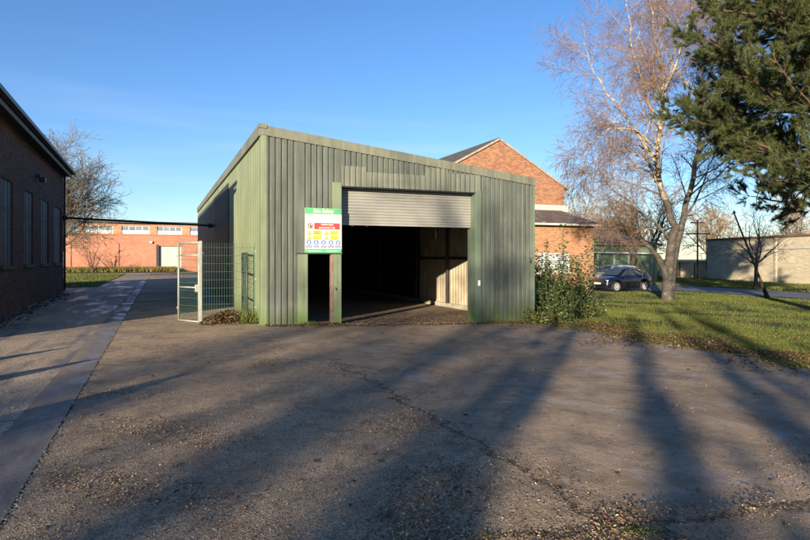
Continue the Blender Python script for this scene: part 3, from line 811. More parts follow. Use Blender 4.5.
MB().box((-.3, -ov-.1, gzz+.02), (LL+.25, -ov, gzz+.14)).build('gutter', M_gutter, bl, bevel=.01)
MB().box((-.3, -ov+.06, gzz-.16), (LL+.1, -ov+.1, gzz-.03)).build('fascia', plain('dull_fascia', (.10, .11, .11), .7), bl)
MB().prism([(-.3, -ov+.12, gzz-.10), (-.3, -.001, gzz-.10), (-.3, -.001, gzz-.07), (-.3, -ov+.12, gzz-.07)], (LL+.4, 0, 0)).build('soffit', M_sill, bl)
MB().tube([(LL-.25, -.08, gzz), (LL-.25, -.08, .1)], .045, 8).build('downpipe', M_gutter, bl, smooth=True)
lx = w2[1][1]+.5
mb = MB(); mb.box((lx, -.16, 4.5), (lx+.12, 0, 4.62)); mb.box((lx-.05, -.3, 4.36), (lx+.17, -.1, 4.52)); mb.build('wall_lamp', M_gutter, bl, bevel=.01)
# low rubble along its foot
M_rub = island_mat('rubble', [(0, (.03, .025, .02)), (.6, (.08, .055, .04)), (1, (.2, .13, .09))])
blobs(420, lambda i: ((lambda y: (-4.0-.3*(y-13)/19+.15+abs(rnd.gauss(0, .3)), y))(rnd.uniform(15, 30))), .05, 'wall_foot_debris', M_rub, 'dark leaves and rubble lying along the foot of the dark brick wall', flat=.5)

# pipe bridging the road
mb = MB(); a = Vector((-4.3, 31.9, 3.52)); b = Vector((X0-.02, 27.6, 3.05))
mb.tube([a, b], .048, 8)
pp = thing('overhead_pipe', 'black pipe crossing above the road from the dark brick building to the shed', 'pipe', a)
mb.build('pipe', M_gutter, pp, off=tuple(a), smooth=True)
for f in (.02, .98): c_ = a.lerp(b, f); MB().box(c_-Vector((.09, .03, .1)), c_+Vector((.09, .03, .1))).build('bracket', M_steel, pp, off=tuple(a))

# ------------------------------------------------------------------ red painted wall and the hall behind
WY = 75.8; wx0, wx1 = -13.0, 16.0
d0, d1 = P(158.7, 1)[0]/P(158.7, 1)[1]*WY, P(181.3, 1)[0]/P(181.3, 1)[1]*WY
rw = thing('boundary_wall', 'long red painted brick wall with a grey metal door at the end of the road', 'wall', (wx0, WY, 0))
mb = MB(); ZT = 4.3
wall_with_openings(mb, wx1-wx0, -.1, ZT, [(d0-wx0, d1-wx0, 0, 3.05)], 0, rev=.3)
mb.face([(0, .35, ZT), (wx1-wx0, .35, ZT), (wx1-wx0, 0, ZT), (0, 0, ZT)]); mb.face([(0, .35, -.1), (wx1-wx0, .35, -.1), (wx1-wx0, .35, ZT), (0, .35, ZT)])
mb.box((0, -.06, 2.95+.35), (d0-wx0-1.5, -.001, 3.38)); mb.box((0, -.05, .55), (d0-wx0-.4, -.001, .62))
for xk in (3.2, 8.1): mb.box((xk, -.09, -.1), (xk+.45, -.001, 3.3))
mb.build('wall', M_brk_pnt, rw)
MB().box((-.05, -.1, ZT+.002), (wx1-wx0, .42, ZT+.1)).build('coping', plain('red_coping', (.42, .15, .09), .9), rw)
dd = MB(); pr = profile(d0, d1, pitch=.35, gw=.05, dep=.02)
for (a_, da), (b_, db) in zip(pr, pr[1:]): dd.face([(a_-wx0, .26+da, 0), (b_-wx0, .26+db, 0), (b_-wx0, .26+db, 3.05), (a_-wx0, .26+da, 3.05)])
do = dd.build('door', plain('door_grey', (.42, .41, .36), .6, .12), rw)
MB().box((d0-wx0-.28, -.05, 0), (d0-wx0-.001, .1, 3.2)).build('door_post', M_steel, rw)
MB().box((d0-wx0-1.0, -.25, 3.35), (d0-wx0-.7, -.101, 3.6)).build('wall_lamp', M_pale, rw)
hl = thing('flat_roofed_hall', 'flat roofed brick hall with a strip of white high windows behind the red wall', 'building', (wx0, WY+4.5, 0))
k_ = (WY+4.5)
def xat(px, y): p = P(px, 1); return p[0]/p[1]*y
mb = MB(); hz0, hz1 = 0, 5.95
win_h = [(xat(83.5, k_), xat(113, k_)), (xat(121.5, k_), xat(149.5, k_)), (xat(157, k_), xat(182, k_)), (xat(190, k_), xat(222, k_))]
hx0 = xat(79, k_); hx1 = 14.0
wall_with_openings(mb, hx1-hx0, hz0, hz1, [(a_-hx0, b_-hx0, 4.6, 5.62) for a_, b_ in win_h], 0, rev=.2)
mb.face([(0, 0, 0), (0, 9, 0), (0, 9, hz1), (0, 0, hz1)])
hl.location.x = hx0
mb.build('wall', brick('hall_brick', (.42, .16, .09), (.52, .22, .12), (.6, .3, .18), (.45, .3, .22), var=.3), hl)
MB().box((-.5, -.6, hz1+.002), (hx1-hx0, 9, hz1+.2)).build('roof', M_slate, hl)
M_wht = plain('white_window_paint', (.5, .51, .5), .5, .05); M_glz = plain('old_glass', (.16, .20, .24), .12, .3, 1)
for a_, b_ in win_h:
    w = MB(); n_ = 4
    w.box((a_-hx0, .12, 4.6), (b_-hx0, .16, 4.7)); w.box((a_-hx0, .12, 5.54), (b_-hx0, .16, 5.62))
    for i in range(n_+1):
        xk = a_-hx0+(b_-a_-.08)*i/n_; w.box((xk, .11, 4.7), (xk+.09, .165, 5.54))
    wo_ = w.build('window', M_wht, hl)
    mbp = MB(); mbp.box((a_-hx0, .14, 4.7), (b_-hx0, .15, 5.54)); mbp.build('pane', M_glz, wo_)
    MB().box((a_-hx0, .09, 4.7), (b_-hx0, .105, 5.05)).build('blind', M_wht, wo_)

# ------------------------------------------------------------------ gabled brick building on the right
GY = 30.0; GX = 25.7
gab = thing('gabled_brick_building', 'patched orange brick building with a steep gable behind the shed', 'building', (18.0, GY, -.4))
go_ = (18.0, GY, -.4)
gy2 = 34.0; ax_ = 21.1; az = 9.6; ex0, ex1, ez = 15.6, 26.5, 6.62
mb = MB()
mb.face([(ex0, gy2, -.5), (ex1, gy2, -.5), (ex1, gy2, ez), (ax_, gy2, az), (ex0, gy2, ez)][::-1])
mb.face([(ex1, gy2, -.5), (ex1, gy2+22, -.5), (ex1, gy2+22, ez), (ex1, gy2, ez)]); mb.face([(ex0, gy2, -.5), (ex0, gy2+22, -.5), (ex0, gy2+22, ez), (ex0, gy2, ez)])
mb.build('gable_wall', M_brk_gab, gab, off=go_)
# arch and scars in the gable
mb = MB(); cx_, cz_ = ax_+.3, 7.0
for i in range(9):
    a_ = math.pi*(i/8); b_ = math.pi*((i+1)/8)
    if i < 8: mb.prism([(cx_+1.0*math.cos(a_), gy2-.03, cz_+1.0*math.sin(a_)), (cx_+1.0*math.cos(b_), gy2-.03, cz_+1.0*math.sin(b_)), (cx_+1.16*math.cos(b_), gy2-.03, cz_+1.16*math.sin(b_)), (cx_+1.16*math.cos(a_), gy2-.03, cz_+1.16*math.sin(a_))], (0, .029, 0))
mb.build('brick_arch', plain('arch_brick', (.26, .11, .065), .9), gab, off=go_)
MB().box((cx_+1.0, gy2-.06, 6.4), (cx_+1.1, gy2-.002, 7.2)).build('vent_pipe', M_steel, gab, off=go_)
mb = MB(); rs = (az-ez)/(ax_-ex0)
mb.prism([(ex0-.3, gy2-.06, ez-.3*rs), (ax_, gy2-.06, az), (ax_, gy2-.06, az+.14), (ex0-.3, gy2-.06, ez-.3*rs+.14)], (0, 22, 0))
rs2 = (az-ez)/(ex1-ax_)
mb.prism([(ax_, gy2-.06, az), (ex1+.35, gy2-.06, ez-.35*rs2), (ex1+.35, gy2-.06, ez-.35*rs2+.14), (ax_, gy2-.06, az+.14)], (0, 22, 0))
mb.build('roof', plain('mossy_slate', (.07, .07, .06), .9, .4, 2.5, bump=.03), gab, off=go_)
mb = MB()
mb.bar((ex0-.3, gy2-.09, ez-.3*rs+.03), (ax_, gy2-.09, az+.03), .05, .13); mb.bar((ax_, gy2-.09, az+.03), (ex1+.35, gy2-.09, ez-.35*rs2+.03), .05, .13)
mb.build('bargeboard', plain('cream_verge', (.28, .25, .20), .8), gab, off=go_)
MB().box((ex0, gy2-.3, 4.85), (ex1+.1, gy2-.01, 5.3)).build('white_flashing', plain('white_band', (.42, .40, .36), .7, .1), gab, off=go_)
# lean-to
LZ = 3.72
mb = MB(); hwx0, hwx1 = xat(538, GY), xat(569.5, GY)
hwz0, hwz1 = 1.6-14*37/585, 1.6+5*37/585
wall_with_openings(mb, GX-14, -.5, LZ, [(hwx0-14, hwx1-14, hwz0, hwz1)], 0, rev=.15)
mb2 = MB(); mb2.v = [(p[0]+14, p[1]+GY, p[2]) for p in mb.v]; mb2.f = mb.f; mb2.m = mb.m
mb2.face([(GX, GY, -.5), (GX, gy2, -.5), (GX, gy2, 4.9), (GX, GY, LZ)])
mb2.build('wall', M_brk_or, gab, off=go_)
M_asb = NT('stained_sheet_roof')
kk = M_asb.ramp(M_asb.noise(1.2, 6, .7), [(.3, (.055, .04, .035)), (.7, (.12, .09, .075))])
kk = M_asb.mix(M_asb.ramp(M_asb.noise(1.6, 8, .8, M_asb.pos((1, .6, 1)), 1.5), [(.57, 0), (.63, .8)]), kk, (.45, .40, .38))
M_asb.col(kk).rough(.95); M_asb.bump(M_asb.noise(9, 4), .03)
MB().prism([(14, GY-.3, LZ-.04), (14, gy2, 4.92), (14, gy2, 5.02), (14, GY-.3, LZ+.06)], (GX+.3-14, 0, 0)).build('lean_to_roof', M_asb.mat, gab, off=go_)
MB().box((14, GY-.42, LZ-.1), (GX+.35, GY-.3, LZ+.02)).build('gutter', M_pale, gab, off=go_)
w = MB(); 
for i in range(6): xk = hwx0+(hwx1-hwx0-.07)*i/5; w.box((xk, GY+.05, hwz0), (xk+.07, GY+.1, hwz1))
for i in range(4): zk = hwz0+(hwz1-hwz0-.06)*i/3; w.box((hwx0, GY+.045, zk), (hwx1, GY+.095, zk+.06))
wo_ = w.build('window', M_wht, gab, off=go_)
MB().box((hwx0, GY+.11, hwz0), (hwx1, GY+.12, hwz1)).build('pane', plain('whitewashed_glass', (.26, .29, .31), .3, .2, 2), wo_, off=go_)
MB().box((hwx0-.1, GY-.06, hwz0-.1), (hwx1+.1, GY+.05, hwz0-.001)).build('sill', M_pale, wo_, off=go_)

# ------------------------------------------------------------------ green clad warehouse, beige block, long wall
M_teal = NT('green_cladding')
kk = M_teal.ramp(M_teal.noise(.35, 5, .6, M_teal.pos((1, 1, .15))), [(.35, (.05, .12, .085)), (.65, (.12, .19, .12))])
kk = M_teal.mix(M_teal.ramp(M_teal.noise(1.3, 5, .7), [(.5, 0), (.75, .6)]), kk, (.2, .17, .08))
M_teal.col(kk).rough(.5)
wa, wb = P(586, 50), P(657, 53)
gw_ = thing('green_warehouse', 'green clad warehouse with a rusty brown roof behind the parked cars', 'building', (*wa, -.45))
go2 = (*wa, -.45)
A = Vector((*wa, 0)); B = Vector((*wb, 0)); U = (B-A).normalized(); Nn = Vector((-U.y, U.x, 0)); LLw = (B-A).length
gp = lambda s_, n_, z: tuple(A+U*s_+Nn*n_+Vector((0, 0, z)))
mb = MB()
pr = profile(0, LLw, pitch=.5, gw=.08, dep=.05)
for (a_, da), (b_, db) in zip(pr, pr[1:]): mb.face([gp(a_, da, -.5), gp(b_, db, -.5), gp(b_, db, 2.75), gp(a_, da, 2.75)])
mb.face([gp(LLw, 0, -.5), gp(LLw, 14, -.5), gp(LLw, 14, 5.3), gp(LLw, 0, 2.75)])
mb.build('wall', M_teal.mat, gw_, off=go2)
M_rust = NT('rusty_roof'); kk = M_rust.ramp(M_rust.noise(.5, 7, .75), [(.3, (.10, .06, .04)), (.5, (.17, .12, .08)), (.7, (.13, .15, .09))])
M_rust.col(kk).rough(.95)
MB().prism([gp(-3, -.4, 2.72), gp(-3, 13, 5.6), gp(-3, 13, 5.75), gp(-3, -.4, 2.86)], U*(LLw+3.3)).build('roof', M_rust.mat, gw_, off=go2)
mb = MB(); mb.bar(gp(-1, -.5, 2.1), gp(LLw+.2, -.5, 2.0), .12, .1); mb.build('white_rail', M_wht, gw_, off=go2)
for s_ in (1.2, 3.0, 4.6): MB().bar(gp(s_, -.06, -.4), gp(s_, -.06, 2.1), .12, .1).build('pale_post', M_pale, gw_, off=go2)

ba, bb = P(660, 66), P(706.5, 62)
be = thing('beige_block', 'low beige rendered store between the birch and the long pale wall', 'building', (*ba, -.5))
A2 = Vector((*ba, 0)); B2 = Vector((*bb, 0)); U2 = (B2-A2).normalized(); N2 = Vector((-U2.y, U2.x, 0)); L2 = (B2-A2).length
M_beige = plain('beige_render', (.50, .42, .27), .9, .2, .8)
g2 = lambda s_, n_, z: tuple(A2+U2*s_+N2*n_+Vector((0, 0, z)))
mb = MB(); mb.prism([g2(0, 0, -.6), g2(L2, 0, -.6), g2(L2, 6, -.6), g2(0, 6, -.6)], (0, 0, 1.72)); mb.build('wall', M_beige, be, off=(*ba, -.5))
mb = MB(); mb.prism([g2(-.2, -.2, 1.13), g2(L2+.2, -.2, 1.13), g2(L2+.2, 6, 1.13), g2(-.2, 6, 1.13)], (0, 0, .15)); mb.build('roof', M_pale, be, off=(*ba, -.5))
for s_, w_ in ((2.2, .12), (3.8, .12)): MB().prism([g2(s_, -.03, -.5), g2(s_+w_, -.03, -.5), g2(s_+w_, -.002, -.5), g2(s_, -.002, -.5)], (0, 0, 1.6)).build('door_frame', M_sill, be, off=(*ba, -.5))

M_block = brick('weathered_block', (.48, .42, .29), (.55, .49, .35), (.62, .56, .43), (.46, .41, .31), (.26, .23, .18), .45, .6, 1.7)
ca, cb_ = Vector((*P(707, 60), 0)), Vector((*P(810, 46.6), 0))
Uc = (cb_-ca).normalized(); angc = math.atan2(Uc.y, Uc.x)
lw = thing('block_wall_building', 'long pale blockwork building with stained walls beyond the road', 'building', (ca.x, ca.y, -.55), angc)
Lc = (cb_-ca).length+16
mb = MB(); mb.box((0, 0, -.1), (Lc, 9, 3.92)); mb.build('wall', M_block, lw)
mb = MB(); mb.box((-.1, -.12, 3.922), (Lc, 9, 4.1)); mb.build('coping', plain('rusty_coping', (.16, .09, .07), .9, .4, .8), lw)
mb = MB(); mb.box((0, -.06, 2.9), (Lc, -.002, 3.0)); mb.build('string_course', M_pale, lw)
for s_ in ([9.6]): MB().box((s_, -.07, -.1), (s_+.25, -.002, 3.9)).build('buttress', M_block, lw)

# portal frame pole far away
a_ = P3(697.5, 262, 58); pt_ = thing('utility_pole', 'distant dark utility pole with crossbars beside the long pale wall', 'pole', (a_.x, a_.y, -.5))
mb = MB(); mb.tube([(0, 0, 0), (0, 0, 5.9)], [.09, .07], 8); mb.build('pole', M_steel, pt_, smooth=True)
for z, w_ in ((4.5, 1.2), (5.6, .7)): MB().bar((-w_, .3*w_, z), (w_, -.3*w_, z), .12, .12).build('crossbar', M_steel, pt_)
MB().tube([(.9, -.27, 4.5), (.9, -.27, .9), ], .05, 6).build('stay', M_steel, pt_)
# overhead line
# leaning pole
a_ = P3(768, 299, 30.2); b_ = P3(734, 213, 29.5)
lp = thing('leaning_pole', 'thin dark pole leaning steeply left at the edge of the lawn', 'pole', (a_.x, a_.y, gz(a_.x)))
mb = MB(); a_.z = gz(a_.x)-.05; mb.tube([a_, a_.lerp(b_, .28), b_], [.12, .055, .035], 8); mb.build('shaft', plain('pole_timber', (.055, .045, .03), .9, .4, 3), lp, off=(a_.x, a_.y, gz(a_.x)), smooth=True)
mb = MB(); mb.tube([b_-Vector((.12, 0, .03)), b_+Vector((.12, 0, .03))], .03, 6); mb.tube([b_, b_+Vector((0, 0, .12))], .045, 6); mb.build('pole_cap', M_steel, lp, off=(a_.x, a_.y, gz(a_.x)))
# ------------------------------------------------------------------ trees
class Tree:
    def __init__(s, seed):
        s.r = random.Random(seed); s.mb = MB(); s.tw = []
    def path(s, p, d, L, seg, wob, trop):
        pts = [Vector(p)]; d = Vector(d).normalized(); n = max(2, int(L/seg)); st = L/n
        for i in range(n):
            d = (d+Vector((s.r.gauss(0, wob), s.r.gauss(0, wob), s.r.gauss(0, wob)))+Vector((0, 0, trop))).normalized()
            pts.append(pts[-1]+d*st)
        return pts
    def spawn_dir(s, d, ang):
        d = d.normalized(); a = d.cross(Vector((s.r.gauss(0, 1), s.r.gauss(0, 1), s.r.gauss(0, 1))))
        if a.length < 1e-4: a = Vector((1, 0, 0))
        a.normalize(); return Matrix.Rotation(ang, 3, a) @ d
    def grow(s, pts, r0, r1, lvl, cfg):
        """pts: a limb already laid out; adds it and everything on it"""
        n = len(pts); rad = [r0+(r1-r0)*(i/(n-1))**.8 for i in range(n)]
        if lvl <= cfg['solid']: s.mb.tube(pts, rad, 8 if lvl == 0 else 5, caps=False)
        else: s.tw.append((pts, rad))
        if lvl >= cfg['levels']: return
        L = sum((b-a).length for a, b in zip(pts, pts[1:]))
        cnt = cfg['n'][lvl]; cnt = int(cnt*L+s.r.random())
        t0 = cfg['start'][lvl]
        for k in range(cnt):
            t = t0+(1-t0)*(k+s.r.random())/cnt
            f = t*(n-1); i = min(int(f), n-2); p = pts[i].lerp(pts[i+1], f-i); d = pts[i+1]-pts[i]
            nd = s.spawn_dir(d, R(s.r.uniform(*cfg['ang'][lvl])))
            if cfg.get('out') and lvl == 0: nd.z *= .6
            Lc = s.r.uniform(*cfg['len'][lvl])*(1-.45*t)
            rr = max(cfg['rmin'], (r0+(r1-r0)*t)*cfg['rk'])
            q = s.path(p, nd, Lc, cfg['seg'][lvl], cfg['wob'], cfg['trop'][lvl])
            s.grow(q, rr, max(cfg['rmin']*.7, rr*.35), lvl+1, cfg)
    def twig_mesh(s, name, mat, parent, off):
        V = []; F = []; nb = 0
        for pts, rad in s.tw:
            arr = np.array([tuple(p) for p in pts]); k = len(arr)
            t = np.gradient(arr, axis=0); t /= np.linalg.norm(t, axis=1, keepdims=True)+1e-9
            a = np.cross(t, [.31, .93, .2]); a /= np.linalg.norm(a, axis=1, keepdims=True)+1e-9; b = np.cross(t, a)
            r = np.array(rad)[:, None]
            ring = np.stack([arr+a*r, arr-a*r*.5+b*r*.87, arr-a*r*.5-b*r*.87], 1).reshape(-1, 3)
            V.append(ring)
            i0 = nb+3*np.arange(k-1)
            for c in range(3):
                c2 = (c+1) % 3
                F.append(np.stack([i0+c, i0+c2, i0+3+c2, i0+3+c], 1))
            nb += 3*k
        return np_mesh(name, np.concatenate(V), np.concatenate(F), mat, parent, off)

def bark(name, stops, scale=(2, 2, 2), ns=2.5):
    m = NT(name); k = m.ramp(m.noise(ns, 6, .7, m.pos(scale)), stops); m.col(k).rough(.9); m.spec(.2)
    m.bump(m.noise(6, 5, .7, m.pos((1.5, 1.5, .5))), .03); return m.mat
M_birch = NT('birch_bark')
z_ = M_birch.xyz()[2]
low = M_birch.math('ADD', z_, M_birch.math('MULTIPLY', M_birch.noise(1.2, 5, .7), 3.5))
wht = M_birch.ramp(M_birch.noise(2.2, 6, .75, M_birch.pos((1, 1, 3))), [(.36, (.05, .04, .035)), (.48, (.28, .23, .16)), (.6, (.48, .41, .30))])
drk = M_birch.ramp(M_birch.noise(3, 6, .75, M_birch.pos((1, 1, 1.6))), [(.40, (.026, .022, .018)), (.6, (.07, .06, .048)), (.74, (.28, .24, .19))])
M_birch.col(M_birch.mix(M_birch.ramp(M_birch.math('MULTIPLY', low, .14), [(.85, 0), (1.0, 1)]), drk, wht)).rough(.8)
M_birch.bump(M_birch.noise(7, 5, .7), .03)
M_btwig = plain('birch_twigs', (.21, .135, .085), .8, .3, 3)
M_bark = bark('grey_bark', [(.35, (.05, .042, .035)), (.65, (.13, .11, .085))])
M_twig = plain('brown_twigs', (.13, .105, .075), .85, .3, 3)
M_twig2 = plain('tan_twigs', (.24, .18, .11), .85, .3, 3)

# the birch: main stems follow the photograph, everything finer is grown
bt = Tree(5); D0 = 28.0
base = P3(668, 300, D0); base.z = gz(base.x)-.02
def stem(pl_, dd=0.0, wig=.0):
    out = []
    for i, (px, py) in enumerate(pl_):
        p = P3(px, py, D0+dd*i/(len(pl_)-1)); out.append(p)
    # smooth the line
    q = []
    for a_, b_ in zip(out, out[1:]):
        for f in (0, .34, .67): q.append(a_.lerp(b_, f)+Vector((bt.r.gauss(0, .05), bt.r.gauss(0, .05), bt.r.gauss(0, .03)))*(1 if f else 0))
    q.append(out[-1]); return q
CB = dict(solid=1, levels=4, n=[3.4, 4.7, 6.2, 0], start=[.12, .12, .1, 0], ang=[(28, 62), (25, 65), (20, 60), (0, 0)],
          len=[(1.6, 3.8), (.7, 1.7), (.4, 1.2), (0, 0)], seg=[.4, .28, .25, .3], wob=.13, trop=[.03, -.05, -.17, -.2], rmin=.0065, rk=.34)
sm = bt.mb
sm.tube([base+Vector((0, 0, -.1)), P3(668, 297, D0), P3(667.5, 285, D0), P3(669, 268, D0), P3(671, 250, D0), P3(672, 238, D0), P3(676, 226, D0)], [.40, .30, .245, .23, .22, .21, .19], 12, caps=False)
sm.tube([P3(667, 280, D0-.0), P3(664, 268, D0-.25), P3(658, 257, D0-.35), P3(650, 247, D0-.4), P3(641, 240, D0-.5)], [.2, .16, .13, .10, .08], 8, caps=False)
sm.tube([P3(670, 290, D0+.05), P3(672, 268, D0+.1), P3(676, 245, D0+.15), P3(681, 229, D0+.1)], [.24, .2, .19, .16], 8, caps=False)
S0 = [([(676, 228), (664, 197), (658, 172), (658, 140), (663, 104), (664, 78), (655, 40), (650, 4), (648, -40)], 1.0, .17, .02),
      ([(680, 230), (690, 192), (699, 150), (700, 100), (714, 62), (720, 14), (727, -42)], -1.5, .15, .02),
      ([(659, 168), (640, 138), (622, 112), (604, 90), (590, 64), (583, 40)], -1.2, .075, .012),
      ([(672, 240), (655, 222), (634, 208), (612, 190), (598, 170)], 1.5, .08, .012),
      ([(641, 240), (626, 228), (614, 214)], -1.5, .05, .012),
      ([(661, 130), (645, 92), (633, 52), (628, 14), (622, -24)], 2.0, .07, .012),
      ([(700, 105), (686, 82), (671, 62), (660, 30), (668, -20)], 1.2, .07, .012),
      ([(700, 130), (722, 100), (735, 60), (742, 20)], 2.0, .06, .012),
      ([(676, 232), (694, 204), (706, 176), (716, 150)], -1, .08, .012),
      ([(660, 180), (640, 168), (616, 160), (596, 160), (580, 172)], 1.5, .06, .012),
      ([(664, 90), (680, 50), (692, 10), (698, -30)], -2, .06, .012),
      ([(658, 150), (636, 130), (610, 128), (594, 140), (584, 158)], -2.2, .05, .012)]
for pl_, dd, r0, r1 in S0: bt.grow(stem(pl_, dd), r0, r1, 0, CB)
birch = thing('birch_tree', 'tall bare birch with pale forked stems and drooping reddish twigs on the lawn', 'tree', base)
bt.mb.build('trunk', M_birch.mat, birch, smooth=True, off=tuple(base))
bt.twig_mesh('crown', M_btwig, birch, tuple(base))

def bare_tree(loc, H, spread, seed, label, mb_=None, mt=None, stems=1, lean=(0, 0), dens=1.0, rmin=.012, trunk_r=None, fork=.25, group=None, name='bare_tree', lv=4, droop=0.0, az=None):
    T = Tree(seed); p = Vector(loc); r0 = trunk_r or H*.028
    hf = H*fork
    tp = T.path(p+Vector((0, 0, -.15)), (lean[0], lean[1], 1), hf+.15, hf/4, .04, .02)
    T.mb.tube(tp, [r0*1.25]+[r0*(1-.25*i/(len(tp)-1)) for i in range(1, len(tp))], 9, caps=False)
    cfg = dict(solid=1, levels=lv, n=[1.7*dens*8/H+.3, 1.8*dens*8/H+.4, 2.6*dens*8/H+.4, 2.2*dens*8/H], start=[.1, .15, .1, .1], ang=[(30, 60), (28, 62), (25, 60), (25, 60)],
               len=[(spread*.45, spread*.8), (spread*.25, spread*.45), (spread*.12, spread*.28), (spread*.06, spread*.14)], seg=[H*.05, H*.04, H*.035, H*.03], wob=.16, trop=[.05, .03-droop, -.01-droop, -.02], rmin=rmin, rk=.45)
    k = 7
    for i in range(k):
        a = 2*math.pi*(i+T.r.random()*.6)/k; el = R(T.r.uniform(28, 80)) if i else R(86)
        d = Vector((math.cos(a)*math.cos(el), math.sin(a)*math.cos(el), math.sin(el)))
        Lm = (H-hf)*(.55+.45*math.sin(el))*T.r.uniform(.85, 1.05)
        if math.cos(el)*Lm > spread: Lm = spread/math.cos(el)
        q = T.path(tp[-1]-Vector((0, 0, T.r.uniform(0, hf*.25))), d, Lm, H*.06, .1, .04)
        T.grow(q, r0*.55, rmin*1.5, 0, cfg)
    t = thing(name, label, 'tree', p, group=group)
    T.mb.build('trunk', mb_ or M_bark, t, smooth=True, off=tuple(p))
    T.twig_mesh('crown', mt or M_twig, t, tuple(p))
    return t
lx_, ly_ = P(58, 46)
bare_tree((lx_, ly_, 0), 9.2, 6.8, 21, 'large bare spreading tree rising behind the dark brick building', rmin=.014, dens=1.12, fork=.2, mt=plain('grey_twigs', (.15, .13, .09), .85, .3, 3))
sx_, sy_ = P(758, 35)
# small tree by the long wall
bare_tree((*P(756, 41), -.5), 5.8, 3.4, 33, 'small dark bare tree in front of the long pale wall', rmin=.009, trunk_r=.14, fork=.36, dens=.6, lv=3)
for px, t_, H, seed, lab in ((583, 60, 9.5, 41, 'bare brown tree just behind the corner of the gabled building'), (617, 64, 8.6, 42, 'bare brown tree above the middle of the rusty roof'), (645, 60, 9.0, 43, 'bare brown tree behind the warehouse beside the birch stem'), (716, 72, 8.5, 44, 'faint bare tree above the left end of the long pale wall'), (795, 66, 9.5, 45, 'faint bare tree above the right part of the long pale wall')):
    bare_tree((*P(px, t_), -.5), H, 4.8, seed, lab, rmin=.022, dens=1.1, lv=3, fork=.2, group='bare trees beyond the buildings', mt=M_twig2)
# bare shrub against the red wall
bare_tree((*P(92, 65), 0), 3.4, 2.4, 51, 'small bare twiggy shrub growing in front of the red wall', rmin=.010, dens=.45, lv=2, fork=.05, name='bare_shrub', mt=plain('red_twigs', (.16, .07, .04), .8))

# ------------------------------------------------------------------ pine
def needles(centres, axes, nper, length, width, spread_):
    n = len(centres); c = np.repeat(np.asarray(centres), nper, 0); ax = np.repeat(np.asarray(axes), nper, 0)
    N = len(c)
    d = ax+rng.normal(0, spread_, (N, 3)); d /= np.linalg.norm(d, axis=1, keepdims=True)
    st = c+ax*rng.uniform(-.5, .5, N)[:, None]*length*1.2+rng.normal(0, .01, (N, 3))
    l_ = length*rng.uniform(.6, 1.15, N)[:, None]
    w = np.cross(d, rng.normal(0, 1, (N, 3))); w /= np.linalg.norm(w, axis=1, keepdims=True)+1e-9; w *= width
    V = np.stack([st-w, st+w, st+d*l_], 1).reshape(-1, 3)
    return V, np.arange(3*N).reshape(N, 3)
M_need = island_mat('pine_needles', [(0, (.025, .04, .014)), (.4, (.055, .078, .024)), (.8, (.10, .12, .036)), (1, (.17, .17, .06))], .55, .4, .25)
M_pbark = bark('pine_bark', [(.35, (.05, .035, .028)), (.65, (.16, .10, .07))])
def pine(loc, H, rad, seed, label, z_low=2.6, nper=72, dens=1.0, wd=.0065, ln=.19, avoid=None, group=None):
    T = Tree(seed); r = T.r; p = Vector(loc)
    tk = T.path(p+Vector((0, 0, -.2)), (0, 0, 1), H+.2, H/14, .02, .05)
    T.mb.tube(tk, [.34*(1-.85*i/(len(tk)-1)) for i in range(len(tk))], 9, caps=False)
    cs, axs = [], []
    z = z_low
    while z < H-.4:
        f = (z-z_low)/(H-z_low)
        Lb = rad*(.80+.35*math.sin(min(1, f*1.6)*math.pi*.62))*(1-f**2.2)*r.uniform(.72, 1.12)
        a = r.uniform(0, 6.283)
        i = z/H*(len(tk)-1); b0 = tk[min(int(i), len(tk)-2)]
        st = Vector((b0.x, b0.y, p.z+z))
        q = T.path(st, (math.cos(a), math.sin(a), .15), max(.6, Lb), .45, .11, .045 if z > z_low+1 else .02)
        T.mb.tube(q, [.075*(1-.8*k/(len(q)-1)) for k in range(len(q))], 5, caps=False)
        for k in range(2, len(q)):
            g = k/(len(q)-1)
            for _ in range(4 if g > .3 else 2):
                if r.random() > .9: continue
                sd = T.spawn_dir(q[k]-q[k-1], R(r.uniform(25, 75)))
                Ls = r.uniform(.5, 1.35)*(1.2-.5*g)
                s2 = T.path(q[k], sd, Ls, .25, .16, .06)
                T.tw.append((s2, [.016*(1-.6*m_/(len(s2)-1)) for m_ in range(len(s2))]))
                for m_ in range(1, len(s2)):
                    for __ in range(int(1+r.random()*2*dens)):
                        dd = T.spawn_dir(s2[m_]-s2[m_-1], R(r.uniform(5, 55)))
                        dd = (dd+Vector((0, 0, .35))).normalized()
                        c_ = s2[m_]+dd*r.uniform(.02, .22)
                        cs.append(tuple(c_)); axs.append(tuple(dd))
                        if r.random() < .4: T.tw.append(([s2[m_], c_], [.008, .006]))
        z += r.uniform(.10, .24)/dens
    t = thing('pine_tree', label, 'tree', p, group=group)
    T.mb.build('trunk', M_pbark, t, smooth=True, off=tuple(p))
    T.twig_mesh('branches', M_pbark, t, tuple(p))
    V, F = needles(cs, axs, nper, ln, wd, .5)
    np_mesh('crown', V, F, M_need, t, off=tuple(p))
    return len(cs)
px_, py_ = P(841, 20.5)
nc = pine((px_, py_, -.45), 15.5, 5.6, 62, 'dark green pine with heavy needle clumps overhanging from the right', z_low=3.9, dens=1.85)
print('pine clumps', nc)

